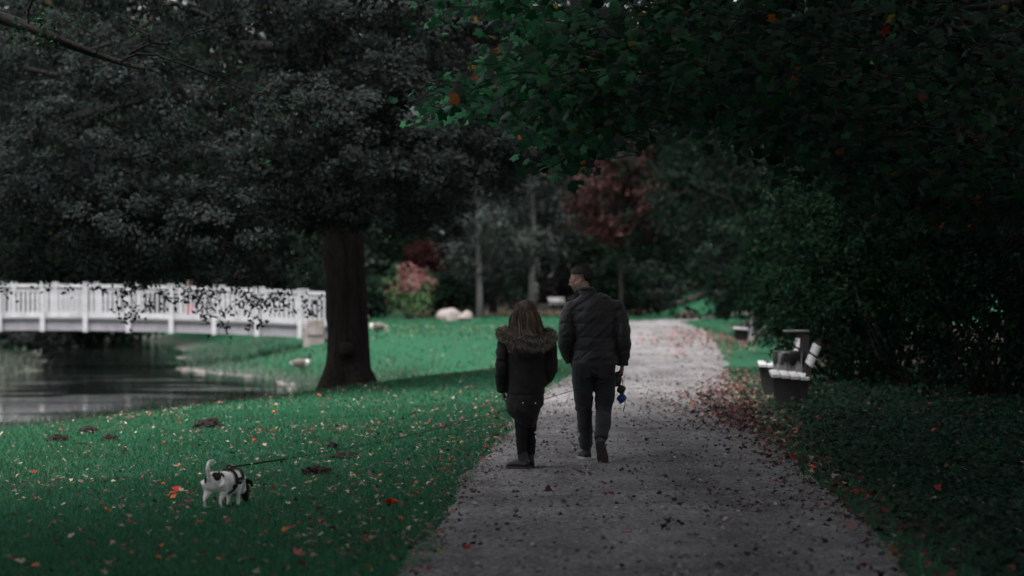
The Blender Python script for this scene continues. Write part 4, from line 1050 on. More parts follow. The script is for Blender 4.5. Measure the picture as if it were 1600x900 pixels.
for i in range(16):       # stones along the far right waterline
    yy = 66 + rs.random() * 22
    xx = np.interp(yy, [56, 63, 69, 76, 83.5, 112], [-6.3, -6.0, -6.2, -8.5, -11.3, -15]) + 0.1 + rs.normal() * 0.18
    s = 0.05 + 0.09 * rs.random() ** 2
    bm = bmesh.new(); bmesh.ops.create_icosphere(bm, subdivisions=2, radius=1)
    for v in bm.verts: v.co = Vector((v.co.x * s * 1.3, v.co.y * s, v.co.z * s * 0.6)) * (1 + 0.3 * float(noise3(np.array(v.co) * 1.5 + i)))
    me = bpy.data.meshes.new('shore_stone'); bm.to_mesh(me); bm.free()
    tag(link('shore_stone', me, M['stone'], None, (xx, yy, WATER_Z + s * 0.1)), 'pale stone among those lining the far pond edge', 'stone', 'stones along the far pond edge')
# ------------------------------------------------------------------ people
def ellipsoid(c, r, rot=None, nu=18, nv=12):
    V, F = [], []
    for j in range(nv + 1):
        ph = math.pi * j / nv
        for i in range(nu):
            th = 2 * math.pi * i / nu
            p = Vector((r[0] * math.sin(ph) * math.cos(th), r[1] * math.sin(ph) * math.sin(th), r[2] * math.cos(ph)))
            if rot is not None: p = rot @ p
            V.append(p + Vector(c))
    for j in range(nv):
        for i in range(nu):
            a = j * nu + i; b = j * nu + (i + 1) % nu
            F.append((a, a + nu, b + nu, b))
    return V, F

def fuse(name, shapes, voxel, smooth=6, factor=0.5):
    """one continuous surface grown over overlapping lofted shapes"""
    mb = MB()
    for V, F in shapes: mb.add(V, F)
    o = bpy.data.objects.new('tmp', mb.mesh('tmp')); COL.objects.link(o)
    m = o.modifiers.new('r', 'REMESH'); m.mode = 'VOXEL'; m.voxel_size = voxel; m.use_smooth_shade = True
    if smooth:
        s = o.modifiers.new('s', 'SMOOTH'); s.iterations = smooth; s.factor = factor
    bpy.context.view_layer.update()
    me = bpy.data.meshes.new_from_object(o.evaluated_get(bpy.context.evaluated_depsgraph_get()))
    old = o.data; bpy.data.objects.remove(o); bpy.data.meshes.remove(old)
    me.name = name
    return me
def coords(me):
    a = np.empty(len(me.vertices) * 3, np.float32); me.vertices.foreach_get('co', a); return a.reshape(-1, 3).astype(float)
def normals(me):
    a = np.empty(len(me.vertices) * 3, np.float32); me.vertices.foreach_get('normal', a); return a.reshape(-1, 3).astype(float)
def set_coords(me, V): me.vertices.foreach_set('co', V.astype(np.float32).ravel()); me.update()
def set_col(me, C):
    a = me.color_attributes.new('col', 'FLOAT_COLOR', 'POINT'); c = np.ones((len(me.vertices), 4), np.float32); c[:, :3] = C; a.data.foreach_set('color', c.ravel())
def displace(me, d): set_coords(me, coords(me) + normals(me) * d[:, None])
def smooth_path(P, n):
    P = np.array(P, float); t = np.arange(len(P)); u = np.linspace(0, len(P) - 1, n); out = []
    for x in u:
        i = min(int(x), len(P) - 2); f = x - i
        p0, p1, p2, p3 = P[max(i - 1, 0)], P[i], P[i + 1], P[min(i + 2, len(P) - 1)]
        out.append(0.5 * ((2 * p1) + (-p0 + p2) * f + (2 * p0 - 5 * p1 + 4 * p2 - p3) * f * f + (-p0 + 3 * p1 - 3 * p2 + p3) * f ** 3))
    return np.array(out)
def limb(pts, rad, n=14, ref=(0, 1, 0), steps=14):
    """pts with radii (r or (a,b)), smoothed"""
    rr = [r if hasattr(r, '__len__') else (r, r) for r in rad]
    Q = smooth_path([list(p) + list(r) for p, r in zip(pts, rr)], steps)
    return tube(Q[:, :3], [tuple(q) for q in Q[:, 3:]], n, ref)

def strands(name, roots, ctrl, width, C, mat_, parent, w_end=0.25):
    """flat-triangular hair ribbons: roots ignored; ctrl (n, k, 3)"""
    n, k, _ = ctrl.shape
    t = np.gradient(ctrl, axis=1); t = unit(t)
    ref = unit(rng.normal(size=(n, 1, 3))) * np.ones((1, k, 1))
    s = unit(np.cross(t, ref)) * (width * np.linspace(1, w_end, k))[None, :, None] * (0.6 + 0.8 * rng.random((n, 1, 1)))
    V = np.stack([ctrl - s, ctrl + s], 2).reshape(n, k * 2, 3)
    f = np.array([(2 * i, 2 * i + 1, 2 * i + 3, 2 * i + 2) for i in range(k - 1)])
    F = (f[None] + (np.arange(n) * k * 2)[:, None, None]).reshape(-1, 4)
    return link(name, raw_mesh(name, V.reshape(-1, 3), F, True, np.repeat(C, k * 2, 0)), mat_, parent)

def head_frame(center, yaw, pitch, roll=0):
    """head local +Y is the face; yaw positive turns it to the left"""
    return Matrix.Translation(center) @ Matrix.Rotation(yaw, 4, 'Z') @ Matrix.Rotation(-pitch, 4, 'X') @ Matrix.Rotation(roll, 4, 'Y')
def head_shapes(H, s=1.0, male=True):
    Rm = H.to_3x3() * 1.0
    def E(c, r, rot=None): 
        rr = Rm if rot is None else Rm @ rot
        return ellipsoid(H @ (Vector(c) * s), tuple(v * s for v in r), rr)
    def T(pts, rad): return tube([H @ (Vector(p) * s) for p in pts], [r * s for r in rad], 10)
    sh = [E((0, -.010, .030), (.075, .096, .086)), E((0, .026, -.035), (.062, .070, .074)), E((0, .068, -.088), (.030, .026, .026)),
          E((0, .080, .028), (.052, .017, .013)), E((0, .074, .012), (.022, .020, .026)), E((.045, .058, .006), (.018, .022, .022)), E((-.045, .058, .006), (.018, .022, .022)), T([(0, .088, .026), (0, .104, .0), (0, .116, -.022), (0, .098, -.034)], [.011, .014, .017, .014]),
          E((0, .094, -.058), (.024, .011, .007)), E((0, .092, -.069), (.021, .011, .008)),
          E((.036, .078, -.012), (.020, .014, .016)), E((-.036, .078, -.012), (.020, .014, .016))]
    for k in (-1, 1):
        sh.append(E((k * .084, -.012, .0), (.014, .022, .036), Matrix.Rotation(k * 0.45, 3, 'Z')))
        sh.append(E((k * .078, .0, -.028), (.012, .012, .014)))
        sh.append(E((k * .052, .012, -.070), (.014, .040, .026)))
    return sh
def head_details(H, s, body, iris=(0.02, 0.015, 0.012)):
    for k in (-1, 1):
        c = H @ (Vector((k * .031, .076, .006)) * s)
        V, F = ellipsoid(c, (.0125 * s,) * 3, None, 12, 8)
        MB().add(V, F).build('eye', M['eye'], body, True)
        d = (H.to_3x3() @ Vector((0, 1, 0))).normalized()
        V, F = ellipsoid(c + d * .0105 * s, (.0055 * s,) * 3, None, 8, 6); MB().add(V, F).build('iris', M['black_rubber'], body, True)
        P = [H @ (Vector((k * x, y, z)) * s) for x, y, z in ((.012, .096, .030), (.03, .096, .036), (.05, .082, .031))]
        MB().tube(P, [.004 * s, .005 * s, .002 * s], 6).build('eyebrow', M['dark_hair'], body)

def hand_shapes(wrist, direction, palm_n, side, s=1.0, curl=0.55, thumb_in=0.6):
    """palm and five separate curled fingers; direction wrist->knuckles, palm_n = way the palm faces, side = thumb side vector"""
    d = Vector(direction).normalized(); pn = Vector(palm_n); pn = (pn - d * pn.dot(d)).normalized(); sd = Vector(side); sd = (sd - d * sd.dot(d) - pn * sd.dot(pn)).normalized()
    w = Vector(wrist); sh = []
    sh.append(tube([w - d * .03 * s, w + d * .01 * s, w + d * .05 * s, w + d * .085 * s], [(.022 * s, .026 * s), (.02 * s, .028 * s), (.017 * s, .040 * s), (.013 * s, .038 * s)], 12, sd))
    for i, (off, ln, r) in enumerate(((.030, .070, .0085), (.010, .078, .009), (-.010, .073, .0085), (-.029, .058, .0075))):
        b = w + d * (.078 * s) + sd * off * s; P = [b - d * .012 * s, b]; a = 0.25 * curl
        for seg in (0.42, 0.32, 0.26):
            a += curl * 0.95
            b = b + (d * math.cos(a) + pn * math.sin(a)) * ln * seg * s; P.append(b)
        sh.append(tube(P, [r * s * 1.05, r * s * 1.05, r * s, r * .92 * s, r * .75 * s], 9, sd))
    b = w + d * .022 * s + sd * .024 * s + pn * .006 * s
    P = [b, b + (sd * .6 + d * .8 + pn * .2) * .034 * s]; P.append(P[-1] + (d * .9 + pn * thumb_in) * .030 * s); P.append(P[-1] + (d * .6 + pn * thumb_in * 1.3 - sd * .2) * .024 * s)
    sh.append(tube(P, [.013 * s, .011 * s, .0095 * s, .007 * s], 9, pn))
    return sh

M['skin'] = leaf_mat('skin', 0.5, 0.35, 0.0)
M['eye'] = mat('eye_white', (0.6, 0.58, 0.56), None, 3, 0.2, 0, 10, 0.5)
M['dark_hair'] = mat('dark_hair', (0.012, 0.009, 0.008), (0.02, 0.015, 0.013), 40, 0.45, 0.5, 200, 0.4)
M['black_rubber'] = mat('black_rubber', (0.010, 0.010, 0.011), (0.014, 0.014, 0.015), 20, 0.45, 0.2, 80, 0.4)
M['jacket'] = mat('quilted_jacket_cloth', (0.011, 0.011, 0.013), (0.017, 0.0165, 0.0195), 18, 0.55, 0.35, 90, 0.35, sheen=0.15, bdist=0.004)
M['jeans'] = mat('dark_grey_denim', (0.013, 0.0135, 0.016), (0.025, 0.0255, 0.030), 9, 0.85, 0.4, 320, 0.2, sheen=0.1, bdist=0.003)
M['parka'] = mat('black_parka_cloth', (0.0065, 0.0062, 0.007), (0.010, 0.0095, 0.0105), 14, 0.75, 0.4, 120, 0.22, sheen=0.06, bdist=0.004)
M['leggings'] = mat('black_leggings', (0.007, 0.007, 0.008), (0.010, 0.010, 0.011), 16, 0.85, 0.2, 150, 0.15)
M['boot'] = mat('black_leather', (0.008, 0.008, 0.008), (0.012, 0.012, 0.012), 20, 0.42, 0.3, 60, 0.3)
M['sneaker'] = mat('black_suede', (0.014, 0.014, 0.016), (0.022, 0.022, 0.024), 20, 0.75, 0.3, 120, 0.3)
M['sole'] = mat('worn_rubber_sole', (0.075, 0.062, 0.056), (0.045, 0.038, 0.035), 30, 0.8, 0.6, 90, 0.2)
M['sole_pale'] = mat('pale_rubber_sole', (0.34, 0.33, 0.33), (0.22, 0.21, 0.21), 20, 0.7, 0.3, 60, 0.3)
M['metal'] = mat('steel_snap', (0.5, 0.5, 0.5), (0.4, 0.4, 0.4), 10, 0.3, 0, 10, 0.5)
M['metal'].node_tree.nodes['Principled BSDF'].inputs['Metallic'].default_value = 0.9
M['blue'] = mat('blue_plastic', (0.012, 0.05, 0.20), (0.010, 0.035, 0.14), 10, 0.45, 0.1, 40, 0.4)

def shoe(ankle, heel_dir, toe_dir, up, L=0.28, W=0.048, name='shoe', mat_=None, sole=None, parent=None, collar=0.10):
    """upper as a fused loft, plus a flat sole following it"""
    f = Vector(toe_dir).normalized(); u = Vector(up); u = (u - f * u.dot(f)).normalized(); a = Vector(ankle)
    g = a - u * 0.085           # point under the ankle at sole level
    P = [g - f * 0.062 + u * 0.030, g - f * 0.02 + u * .042, g + f * 0.05 + u * .042, g + f * 0.12 + u * .032, g + f * (L - 0.10) + u * .024, g + f * (L - 0.072) + u * .02]
    sh = [tube(P, [(W * .72, .036), (W * .86, .042), (W * .92, .042), (W * 1.02, .032), (W * .86, .024), (W * .4, .014)], 14, u)]
    sh.append(tube([g + u * .03 - f * .012, g + u * .07 - f * .008, g + u * collar], [(W * .8, .052), (W * .82, .046), (W * .84, .05)], 14, f))
    me = fuse(name, sh, 0.008, 4); o = link(name, me, mat_, parent)
    s = u.cross(f).normalized(); V = []; prof = [(-.075, .55), (-.055, .82), (0, .9), (.06, .92), (.12, 1.05), (L - .11, .88), (L - .078, .5)]
    ring = [(x, w) for x, w in prof] + [(x, -w) for x, w in reversed(prof)]
    for lev in (0.0, .024): V += [g + f * x + s * w * W + u * (lev - .004) for x, w in ring]
    n = len(ring); F = [tuple(range(n)), tuple(range(2 * n - 1, n - 1, -1))] + [(i + n, (i + 1) % n + n, (i + 1) % n, i) for i in range(n)]
    MB().add(V, F).build('sole', sole, o)
    return o

# ---------------------------------------------------------------- the man
MAN_D = 22.25
man_x = (928 - 800) / FPX * MAN_D
man = empty('person', (man_x, MAN_D, float(path_height(np.array(man_x), np.array(MAN_D)))), 0, 'man walking away in dark quilted jacket and grey jeans, head turned left', 'person', 'couple walking on the path')
H = head_frame((-0.118, 0.03, 1.675), R(80), R(14), R(-4))
hipL, hipR = (-.095, 0, .93), (.095, 0, .93); kneeL, kneeR = (-.088, .07, .50), (.095, .03, .49); ankL, ankR = (-.066, .13, .092), (.052, -.24, .185)
shL, shR = (-.195, .02, 1.45), (.20, .01, 1.45); elL, elR = (-.258, -.05, 1.16), (.268, -.05, 1.15); wrL, wrR = (-.215, .13, .93), (.262, .03, .895)
sh = head_shapes(H, 1.0)
sh.append(limb([(-.125, .0, 1.66), (-.085, .0, 1.57), (-.03, .005, 1.49), (0, .01, 1.40)], [.062, .058, .066, .08], 14, (0, 1, 0), 8))
sh.append(limb([(0, .0, .90), (0, .0, 1.05), (0, .0, 1.2), (0, .01, 1.36), (0, .01, 1.46)], [(.15, .10), (.145, .10), (.15, .11), (.165, .11), (.10, .07)], 16, (0, 1, 0), 10))
for a, b, c in ((hipL, kneeL, ankL), (hipR, kneeR, ankR)): sh.append(limb([a, b, c], [.078, .05, .034], 12, (0, 1, 0), 10))
for a, b, c in ((shL, elL, wrL), (shR, elR, wrR)): sh.append(limb([a, b, c], [.055, .04, .028], 12, (0, 1, 0), 10))
for a, f in ((ankL, (-.1, 1, 0)), (ankR, (.12, .55, -.75))): sh.append(tube([Vector(a), Vector(a) + Vector(f).normalized() * .10], [.03, .018], 10))
sh += hand_shapes((.262, .03, .885), (-.05, .05, -1), (-1, .1, 0), (-.15, 1, 0), 1.0, 0.75)
sh += hand_shapes((-.215, .13, .93), (.3, .5, -.8), (.9, -.2, 0), (0, 1, .5), 0.95, 0.4)
me = fuse('body', sh, 0.0065, 3)
Vb = coords(me); Hi = np.array(H.inverted()); Vh = Vb @ Hi[:3, :3].T + Hi[:3, 3]
C = np.tile(np.array([(0.36, 0.225, 0.185)]), (len(Vb), 1)) * (1 + 0.06 * noise3(Vb * 60)[:, None])
beard = smooth01((-.030 - Vh[:, 2]) / .02) * smooth01((Vh[:, 1] + .01) / .03) * (np.abs(Vh).max(1) < .16) * (Vh[:, 2] > -.13)
lip = (np.abs(Vh[:, 2] + .063) < .010) & (Vh[:, 1] > .085) & (np.abs(Vh[:, 0]) < .024)
C = C * (1 - beard[:, None] * 0.45) ; C[lip] = (0.26, 0.11, 0.10); C[(Vb[:, 2] < .90) & (Vb[:, 2] > .70) & (Vb[:, 0] > .2)] = (0.20, 0.115, 0.09)
set_col(me, C); body = link('body', me, M['skin'], man); head_details(H, 1.0, body)
for k in (-1, 1):
    rim = smooth_path([(k * .086, .006, .012), (k * .092, .004, .030), (k * .096, -.012, .038), (k * .098, -.028, .026), (k * .096, -.030, .004), (k * .092, -.018, -.020), (k * .086, -.004, -.034), (k * .084, .004, -.022)], 22)
    e = MB(); e.tube([H @ Vector(q) for q in rim], [.0052] * 22, 8); e.tube([H @ Vector(q) for q in ((k * .092, -.006, .022), (k * .095, -.018, .014), (k * .094, -.018, -.006), (k * .090, -.006, -.018))], [.004] * 4, 8); em = e.mesh('ear', True); set_col(em, np.tile(np.array((0.30, 0.16, 0.13)), (len(em.vertices), 1))); link('ear', em, M['skin'], body)
# hair: cropped cap with short strands
V, F = ellipsoid((0, -.012, .033), (.0785, .101, .0905), None, 40, 30)
def hair_mask(p):
    x, y, z = p; return (z > .046 + max(0, y - .03) * .55 and y < .084) or (y < -.032 and z > -.034 - .02 * (y < -.06)) or (-.032 <= y < .012 and z > .034)
Fk = [f for f in F if all(hair_mask(V[i]) for i in f)]
mb = MB(); mb.add([H @ v for v in V], Fk); hc = mb.build('hair', M['dark_hair'], body, True)
sd_ = hc.modifiers.new('thick', 'SOLIDIFY'); sd_.thickness = 0.008; sd_.offset = 1
Vv = np.array([V[i] for f in Fk for i in f]); k = rng.integers(0, len(Vv), 2600); p0 = Vv[k] + rng.normal(size=(2600, 3)) * .003; nrm = unit(p0 / np.array([.0785, .101, .0905]) ** 2)
d = unit(nrm + np.array([0, .5, -.3]) + rng.normal(size=p0.shape) * .35); ct = np.stack([p0, p0 + d * .007 + nrm * .004, p0 + d * .016], 1)
Hm = np.array(H); ct = ct @ Hm[:3, :3].T + Hm[:3, 3]
strands('cropped_hair', None, ct, .0012, pick_colors(2600, [(0.018, 0.013, 0.011), (0.03, 0.022, 0.019)], [2, 1]), M['hair'], body)
# jacket
sh = [limb([(.012, 0, .895), (.012, 0, .93), (.01, 0, 1.02), (.008, 0, 1.14), (.005, 0, 1.27), (.003, .0, 1.38), (0, .0, 1.46), (-.015, .0, 1.515)], [(.205, .135), (.212, .142), (.206, .142), (.208, .142), (.218, .147), (.212, .142), (.165, .118), (.085, .085)], 28, (0, 1, 0), 22)]
sh.append(limb([(-.12, .0, 1.435), (-.195, .0, 1.395), (-.245, -.02, 1.29), elL, (-.262, .02, 1.05), (-.215, .11, .925)], [(.06, .07), (.078, .085), (.076, .082), (.068, .072), (.064, .066), (.056, .058)], 16, (0, 1, 0), 18))
sh.append(ellipsoid((-.188, 0, 1.40), (.086, .088, .080))); sh.append(limb([(-.185, 0, 1.415), (-.12, 0, 1.455), (-.05, 0, 1.50)], [(.062, .08), (.062, .085), (.06, .08)], 14, (0, 1, 0), 8)); sh.append(limb([(.185, 0, 1.418), (.12, 0, 1.455), (.03, 0, 1.50)], [(.062, .08), (.062, .085), (.06, .08)], 14, (0, 1, 0), 8))
sh.append(limb([(.12, .0, 1.435), (.195, .0, 1.395), (.25, -.02, 1.29), elR, (.278, -.02, 1.03), (.263, .025, .895)], [(.06, .07), (.078, .085), (.075, .082), (.066, .072), (.060, .064), (.053, .056)], 16, (0, 1, 0), 18))
sh.append(ellipsoid((.19, 0, 1.405), (.088, .088, .082)))
sh.append(limb([(-.02, .0, 1.47), (-.05, .0, 1.525), (-.075, .005, 1.575)], [(.088, .085), (.076, .08), (.074, .078)], 18, (0, 1, 0), 6))
me = fuse('jacket', sh, 0.0085, 5)
V = coords(me)
seams = [1.49, 1.375, 1.265, 1.135, 1.015, .925]
g = np.zeros(len(V)); zz = V[:, 2] + 0.006 * noise3(V * 14)
arm = np.abs(V[:, 0] - .005) > .215
for s in seams: g -= 0.0038 * np.exp(-((zz - s) / .0075) ** 2)
g += 0.004 * np.cos((zz - 1.08) / .118 * 2 * math.pi) * -1 * 0.0
puff = np.min(np.abs(zz[:, None] - np.array(seams)[None]), 1); g += 0.003 * np.sqrt(np.clip(puff / .06, 0, 1))
diag = V[:, 0] * 0.7 + V[:, 2] * -0.75; perp = V[:, 0] * 0.75 + V[:, 2] * .7
g += 0.0075 * noise3(np.stack([diag * 34, perp * 8, V[:, 1] * 8], -1)) * np.where(arm, .6, 1) + .004 * noise3(np.stack([diag * 70, perp * 18, V[:, 1] * 12], -1))
armw = np.exp(-((np.abs(V[:, 0] - .005) - .205) / .012) ** 2) * (V[:, 2] < 1.40) * (V[:, 2] > .95); g -= 0.010 * armw
displace(me, g); jk = link('jacket', me, M['jacket'], man)
# turned-up collar opening, cuff bands, hem band
def ringband(c, rx, ry, h, r, n=26, tilt=None):
    P = [(rx * math.cos(2 * math.pi * i / n), ry * math.sin(2 * math.pi * i / n), 0) for i in range(n + 1)]
    P = [((tilt @ Vector(p)) if tilt is not None else Vector(p)) + Vector(c) for p in P]
    return tube(P, [(r, h)] * (n + 1), 8, (0, 0, 1), False)
V_, F_ = ringband((-.076, .005, 1.582), .074, .080, .016, .010); MB().add(V_, F_).build('collar', M['jacket'], jk, True)
V_, F_ = ringband((.263, .026, .893), .050, .053, .020, .008); MB().add(V_, F_).build('cuff', M['jacket'], jk, True)
V_, F_ = ringband((.012, 0, .900), .203, .134, .018, .008, 40); MB().add(V_, F_).build('hem_band', M['jacket'], jk, True)
# jeans
sh = [limb([(0.005, 0, .98), (0.004, 0, .92), (0, -.008, .86), (0, 0, .80)], [(.185, .12), (.193, .135), (.198, .146), (.185, .13)], 22, (0, 1, 0), 8),
      limb([(-.096, .0, .88), (-.100, .03, .70), kneeL, (-.080, .085, .34), (-.068, .125, .11)], [(.106, .120), (.098, .104), (.079, .084), (.070, .074), (.058, .064)], 16, (0, 1, 0), 16),
      limb([(.096, -.0, .88), (.102, .02, .70), kneeR, (.080, -.10, .345), (.056, -.228, .205)], [(.108, .120), (.100, .104), (.082, .086), (.072, .076), (.056, .062)], 16, (0, 1, 0), 16)]
me = fuse('trousers', sh, 0.008, 4); V = coords(me)
kz = np.where(V[:, 0] < 0, .50, .47)
g = .010 * noise3(np.stack([V[:, 0] * 6, V[:, 1] * 6, V[:, 2] * 26 + V[:, 0] * 9], -1)) * (0.35 + np.exp(-((V[:, 2] - kz) / .12) ** 2) + np.exp(-((V[:, 2] - .2) / .09) ** 2) + .6 * np.exp(-((V[:, 2] - .82) / .06) ** 2))
g += .003 * noise3(V * 30)
displace(me, g); tr = link('trousers', me, M['jeans'], man)
for k in (-1, 1):      # back pockets
    P = [(k * .085 - .055, 0, .875), (k * .085 + .055, 0, .875), (k * .085 + .052, 0, .775), (k * .085, 0, .755), (k * .085 - .052, 0, .775)]
    Vp = [(x, -.122 - .026 * math.cos(x * 8) - (.004 if z > .8 else -.006), z) for x, _, z in P]; Vq = [(x, y + .03, z) for x, y, z in Vp]
    MB().add(Vp + Vq, [(0, 1, 2, 3, 4), (9, 8, 7, 6, 5)] + [(i + 5, (i + 1) % 5 + 5, (i + 1) % 5, i) for i in range(5)]).build('back_pocket', M['jeans'], tr, bevel=.003)
shoe(ankL, None, (-.22, 1, 0), (0, 0, 1), .285, .050, 'shoe', M['sneaker'], M['sole_pale'], man, .12)
shoe((.052, -.245, .19), None, (.16, .50, -.80), (.0, .80, .55), .285, .050, 'shoe', M['sneaker'], M['sole'], man, .12)

# ---- retractable leash handle with bag pouches in his right hand
hx, hy, hz = man.location.x + .245, MAN_D + .045, man.location.z + .80
lh = empty('retractable_leash', (hx, hy, hz), 0, 'black leash handle with blue and black bag pouches hanging from the man\'s hand', 'leash reel')
V_, F_ = ringband((-.015, .01, -.005), .034, .016, .009, .008, 20, Matrix.Rotation(R(80), 3, 'X')); MB().add(V_, F_).build('grip_loop', M['black_rubber'], lh, True)
V_, F_ = ellipsoid((-.035, .0, -.062), (.048, .018, .058)); MB().add(V_, F_).build('reel_housing', M['black_rubber'], lh, True)
MB().tube([(.0, 0, -.02), (.022, -.01, -.06), (.020, -.015, -.10)], [.005, .004, .004], 6).build('strap', M['black_rubber'], lh)
def pouch(c, s, rot): 
    mb = MB(); V, F = ellipsoid((0, 0, 0), (s, s * .6, s * 1.1), None, 16, 10)
    V = [Vector((math.copysign(abs(v.x / s) ** .6 * s, v.x), v.y, math.copysign(abs(v.z / s) ** .7 * s, v.z))) for v in V]
    mb.add([Matrix.Rotation(rot, 3, 'Y') @ v + Vector(c) for v in V], F); return mb
pouch((.008, -.015, -.145), .038, .5).build('black_pouch', M['black_rubber'], lh, True)
pouch((.012, -.018, -.225), .040, .75).build('blue_pouch', M['blue'], lh, True)
MB().tube([(.035, -.018, -.215), (.045, -.018, -.26), (.035, -.018, -.31), (.026, -.018, -.35)], [.006, .005, .005, .004], 6).build('pull_strap', M['black_rubber'], lh)

# ---------------------------------------------------------------- the woman
WO_D = 21.45
wo_x = (822 - 800) / FPX * WO_D
woman = empty('person', (wo_x, WO_D, float(path_height(np.array(wo_x), np.array(WO_D)))), 0, 'long-haired woman in black fur-hooded parka walking at the man\'s left', 'person', 'couple walking on the path')
HW = head_frame((-.012, .03, 1.375), R(42), R(6), R(0))
hipL, hipR = (-.07, 0, .76), (.07, 0, .76); kneeL, kneeR = (-.045, .02, .42), (.045, .05, .42); ankL, ankR = (-.035, -.02, .085), (.038, .10, .085)
shL, shR = (-.155, .02, 1.17), (.165, .02, 1.17); elL, elR = (-.215, -.03, .90), (.225, -.04, .92); wrL, wrR = (-.215, .03, .685), (.15, .12, .76)
sh = head_shapes(HW, .92)
sh.append(limb([(-.012, .01, 1.33), (-.005, .01, 1.24), (0, .01, 1.15)], [.05, .048, .06], 12, (0, 1, 0), 7))
sh.append(limb([(0, 0, .74), (0, 0, .86), (0, 0, .98), (0, .01, 1.10), (0, .01, 1.18)], [(.13, .095), (.12, .09), (.11, .085), (.13, .09), (.09, .06)], 16, (0, 1, 0), 10))
for a, b, c in ((hipL, kneeL, ankL), (hipR, kneeR, ankR)): sh.append(limb([a, b, c], [.07, .043, .03], 12, (0, 1, 0), 10))
for a, b, c in ((shL, elL, wrL), (shR, elR, wrR)): sh.append(limb([a, b, c], [.045, .034, .023], 12, (0, 1, 0), 10))
for a in (ankL, ankR): sh.append(tube([Vector(a), Vector(a) + Vector((-.04, .07, -.04))], [.026, .016], 10))
sh += hand_shapes((-.205, .035, .68), (.12, .05, -1), (1, .0, .1), (0, 1, 0), .86, .5)
sh += hand_shapes(wrR, (-.3, .5, -.7), (-1, 0, 0), (0, 1, .5), .86, .4)
me = fuse('body', sh, 0.0065, 3); Vb = coords(me)
C = np.tile(np.array([(0.42, 0.27, 0.22)]), (len(Vb), 1)) * (1 + .05 * noise3(Vb * 60)[:, None]); C[Vb[:, 2] < .7] = (0.20, 0.10, 0.085)
set_col(me, C); wbody = link('body', me, M['skin'], woman); head_details(HW, .92, wbody)
# parka
sh = [limb([(.022, .0, .365), (.018, .0, .40), (.010, 0, .45), (-.004, 0, .50), (-.012, 0, .55), (-.006, 0, .62), (.0, 0, .72), (.006, 0, .84), (.008, -.005, .97), (.006, -.005, 1.08), (.004, .0, 1.16), (0, .01, 1.215)],
           [(.030, .05), (.072, .095), (.112, .12), (.146, .135), (.168, .142), (.170, .142), (.172, .142), (.180, .142), (.186, .142), (.184, .135), (.155, .11), (.08, .07)], 28, (0, 1, 0), 34)]
sh.append(limb([shL, (-.198, -.01, 1.04), elL, (-.222, .0, .79), wrL], [(.080, .085), (.070, .075), (.060, .066), (.055, .06), (.050, .054)], 16, (0, 1, 0), 14))
sh.append(limb([shR, (.205, -.01, 1.05), elR, (.20, .05, .83), wrR], [(.080, .085), (.070, .075), (.060, .066), (.056, .06), (.050, .054)], 16, (0, 1, 0), 14))
sh.append(ellipsoid((.025, -.135, 1.035), (.135, .060, .085))); sh.append(ellipsoid((.01, -.10, 1.13), (.17, .09, .07)))
me = fuse('parka', sh, 0.0085, 5); V = coords(me)
g = .007 * noise3(np.stack([V[:, 0] * 7, V[:, 1] * 7, V[:, 2] * 20 + V[:, 0] * 6], -1)) + .004 * noise3(V * 24)
g += .006 * noise3(np.stack([V[:, 0] * 10, V[:, 1] * 10, V[:, 2] * 42], -1)) * (V[:, 0] < -.16)
armw = np.exp(-((V[:, 0] + .165) / .012) ** 2) * (V[:, 2] < 1.08) * (V[:, 2] > .62); g -= .014 * armw
g -= .007 * np.exp(-((V[:, 2] - .655 + .01 * V[:, 0]) / .006) ** 2) * (np.abs(V[:, 0]) < .175)
g -= .010 * np.exp(-((V[:, 0] - .03) / .010) ** 2) * (V[:, 2] < .56) * (V[:, 1] < 0)
displace(me, g); pk = link('parka', me, M['parka'], woman)
for x, z in ((-.028, .588), (.082, .586)):
    V_, F_ = ellipsoid((x, -.150, z), (.007, .004, .007)); MB().add(V_, F_).build('snap', M['metal'], pk, True)
MB().tube([(.075, -.11, .42), (.08, -.125, .36), (.084, -.13, .31)], [.003, .003, .003], 6).build('drawcord', M['parka'], pk)
V_, F_ = ellipsoid((.084, -.132, .325), (.010, .006, .012)); MB().add(V_, F_).build('toggle', M['metal'], pk, True)
V_, F_ = ellipsoid((.084, -.132, .285), (.006, .005, .018)); MB().add(V_, F_).build('toggle', M['metal'], pk, True)
# fur trim round the lowered hood
ring = smooth_path([(-.225, .03, 1.205), (-.205, -.06, 1.185), (-.13, -.145, 1.150), (-.02, -.195, 1.115), (.08, -.205, 1.095), (.165, -.165, 1.11), (.225, -.08, 1.15), (.225, .03, 1.19), (.14, .12, 1.215), (0, .145, 1.21), (-.14, .12, 1.215), (-.225, .03, 1.205)], 70)
MB().add(*tube(ring, [.030] * 70, 10, (0, 0, 1), False)).build('hood_roll', M['parka'], pk, True)
n = 9000
t = rng.random(n) * 69; i0 = np.clip(t.astype(int), 0, 68); f = (t - i0)[:, None]; c = ring[i0] * (1 - f) + ring[i0 + 1] * f; tg = unit(ring[i0 + 1] - ring[i0])
d = rng.normal(size=(n, 3)); d = unit(d - tg * (d * tg).sum(1)[:, None]); p0 = c + d * .026; ln = (.022 + .030 * rng.random(n))[:, None]
d1 = unit(d + tg * rng.normal(size=(n, 1)) * .35 + np.array([0, 0, -.25]) + rng.normal(size=(n, 3)) * .25)
ct = np.stack([p0, p0 + d1 * ln * .55, p0 + unit(d1 + np.array([0, 0, -.4])) * ln], 1)
strands('fur_trim', None, ct, .0016, pick_colors(n, [(0.07, 0.058, 0.048), (0.18, 0.15, 0.125), (0.36, 0.31, 0.27)], [3, 4, 3]), M['fur'], pk)
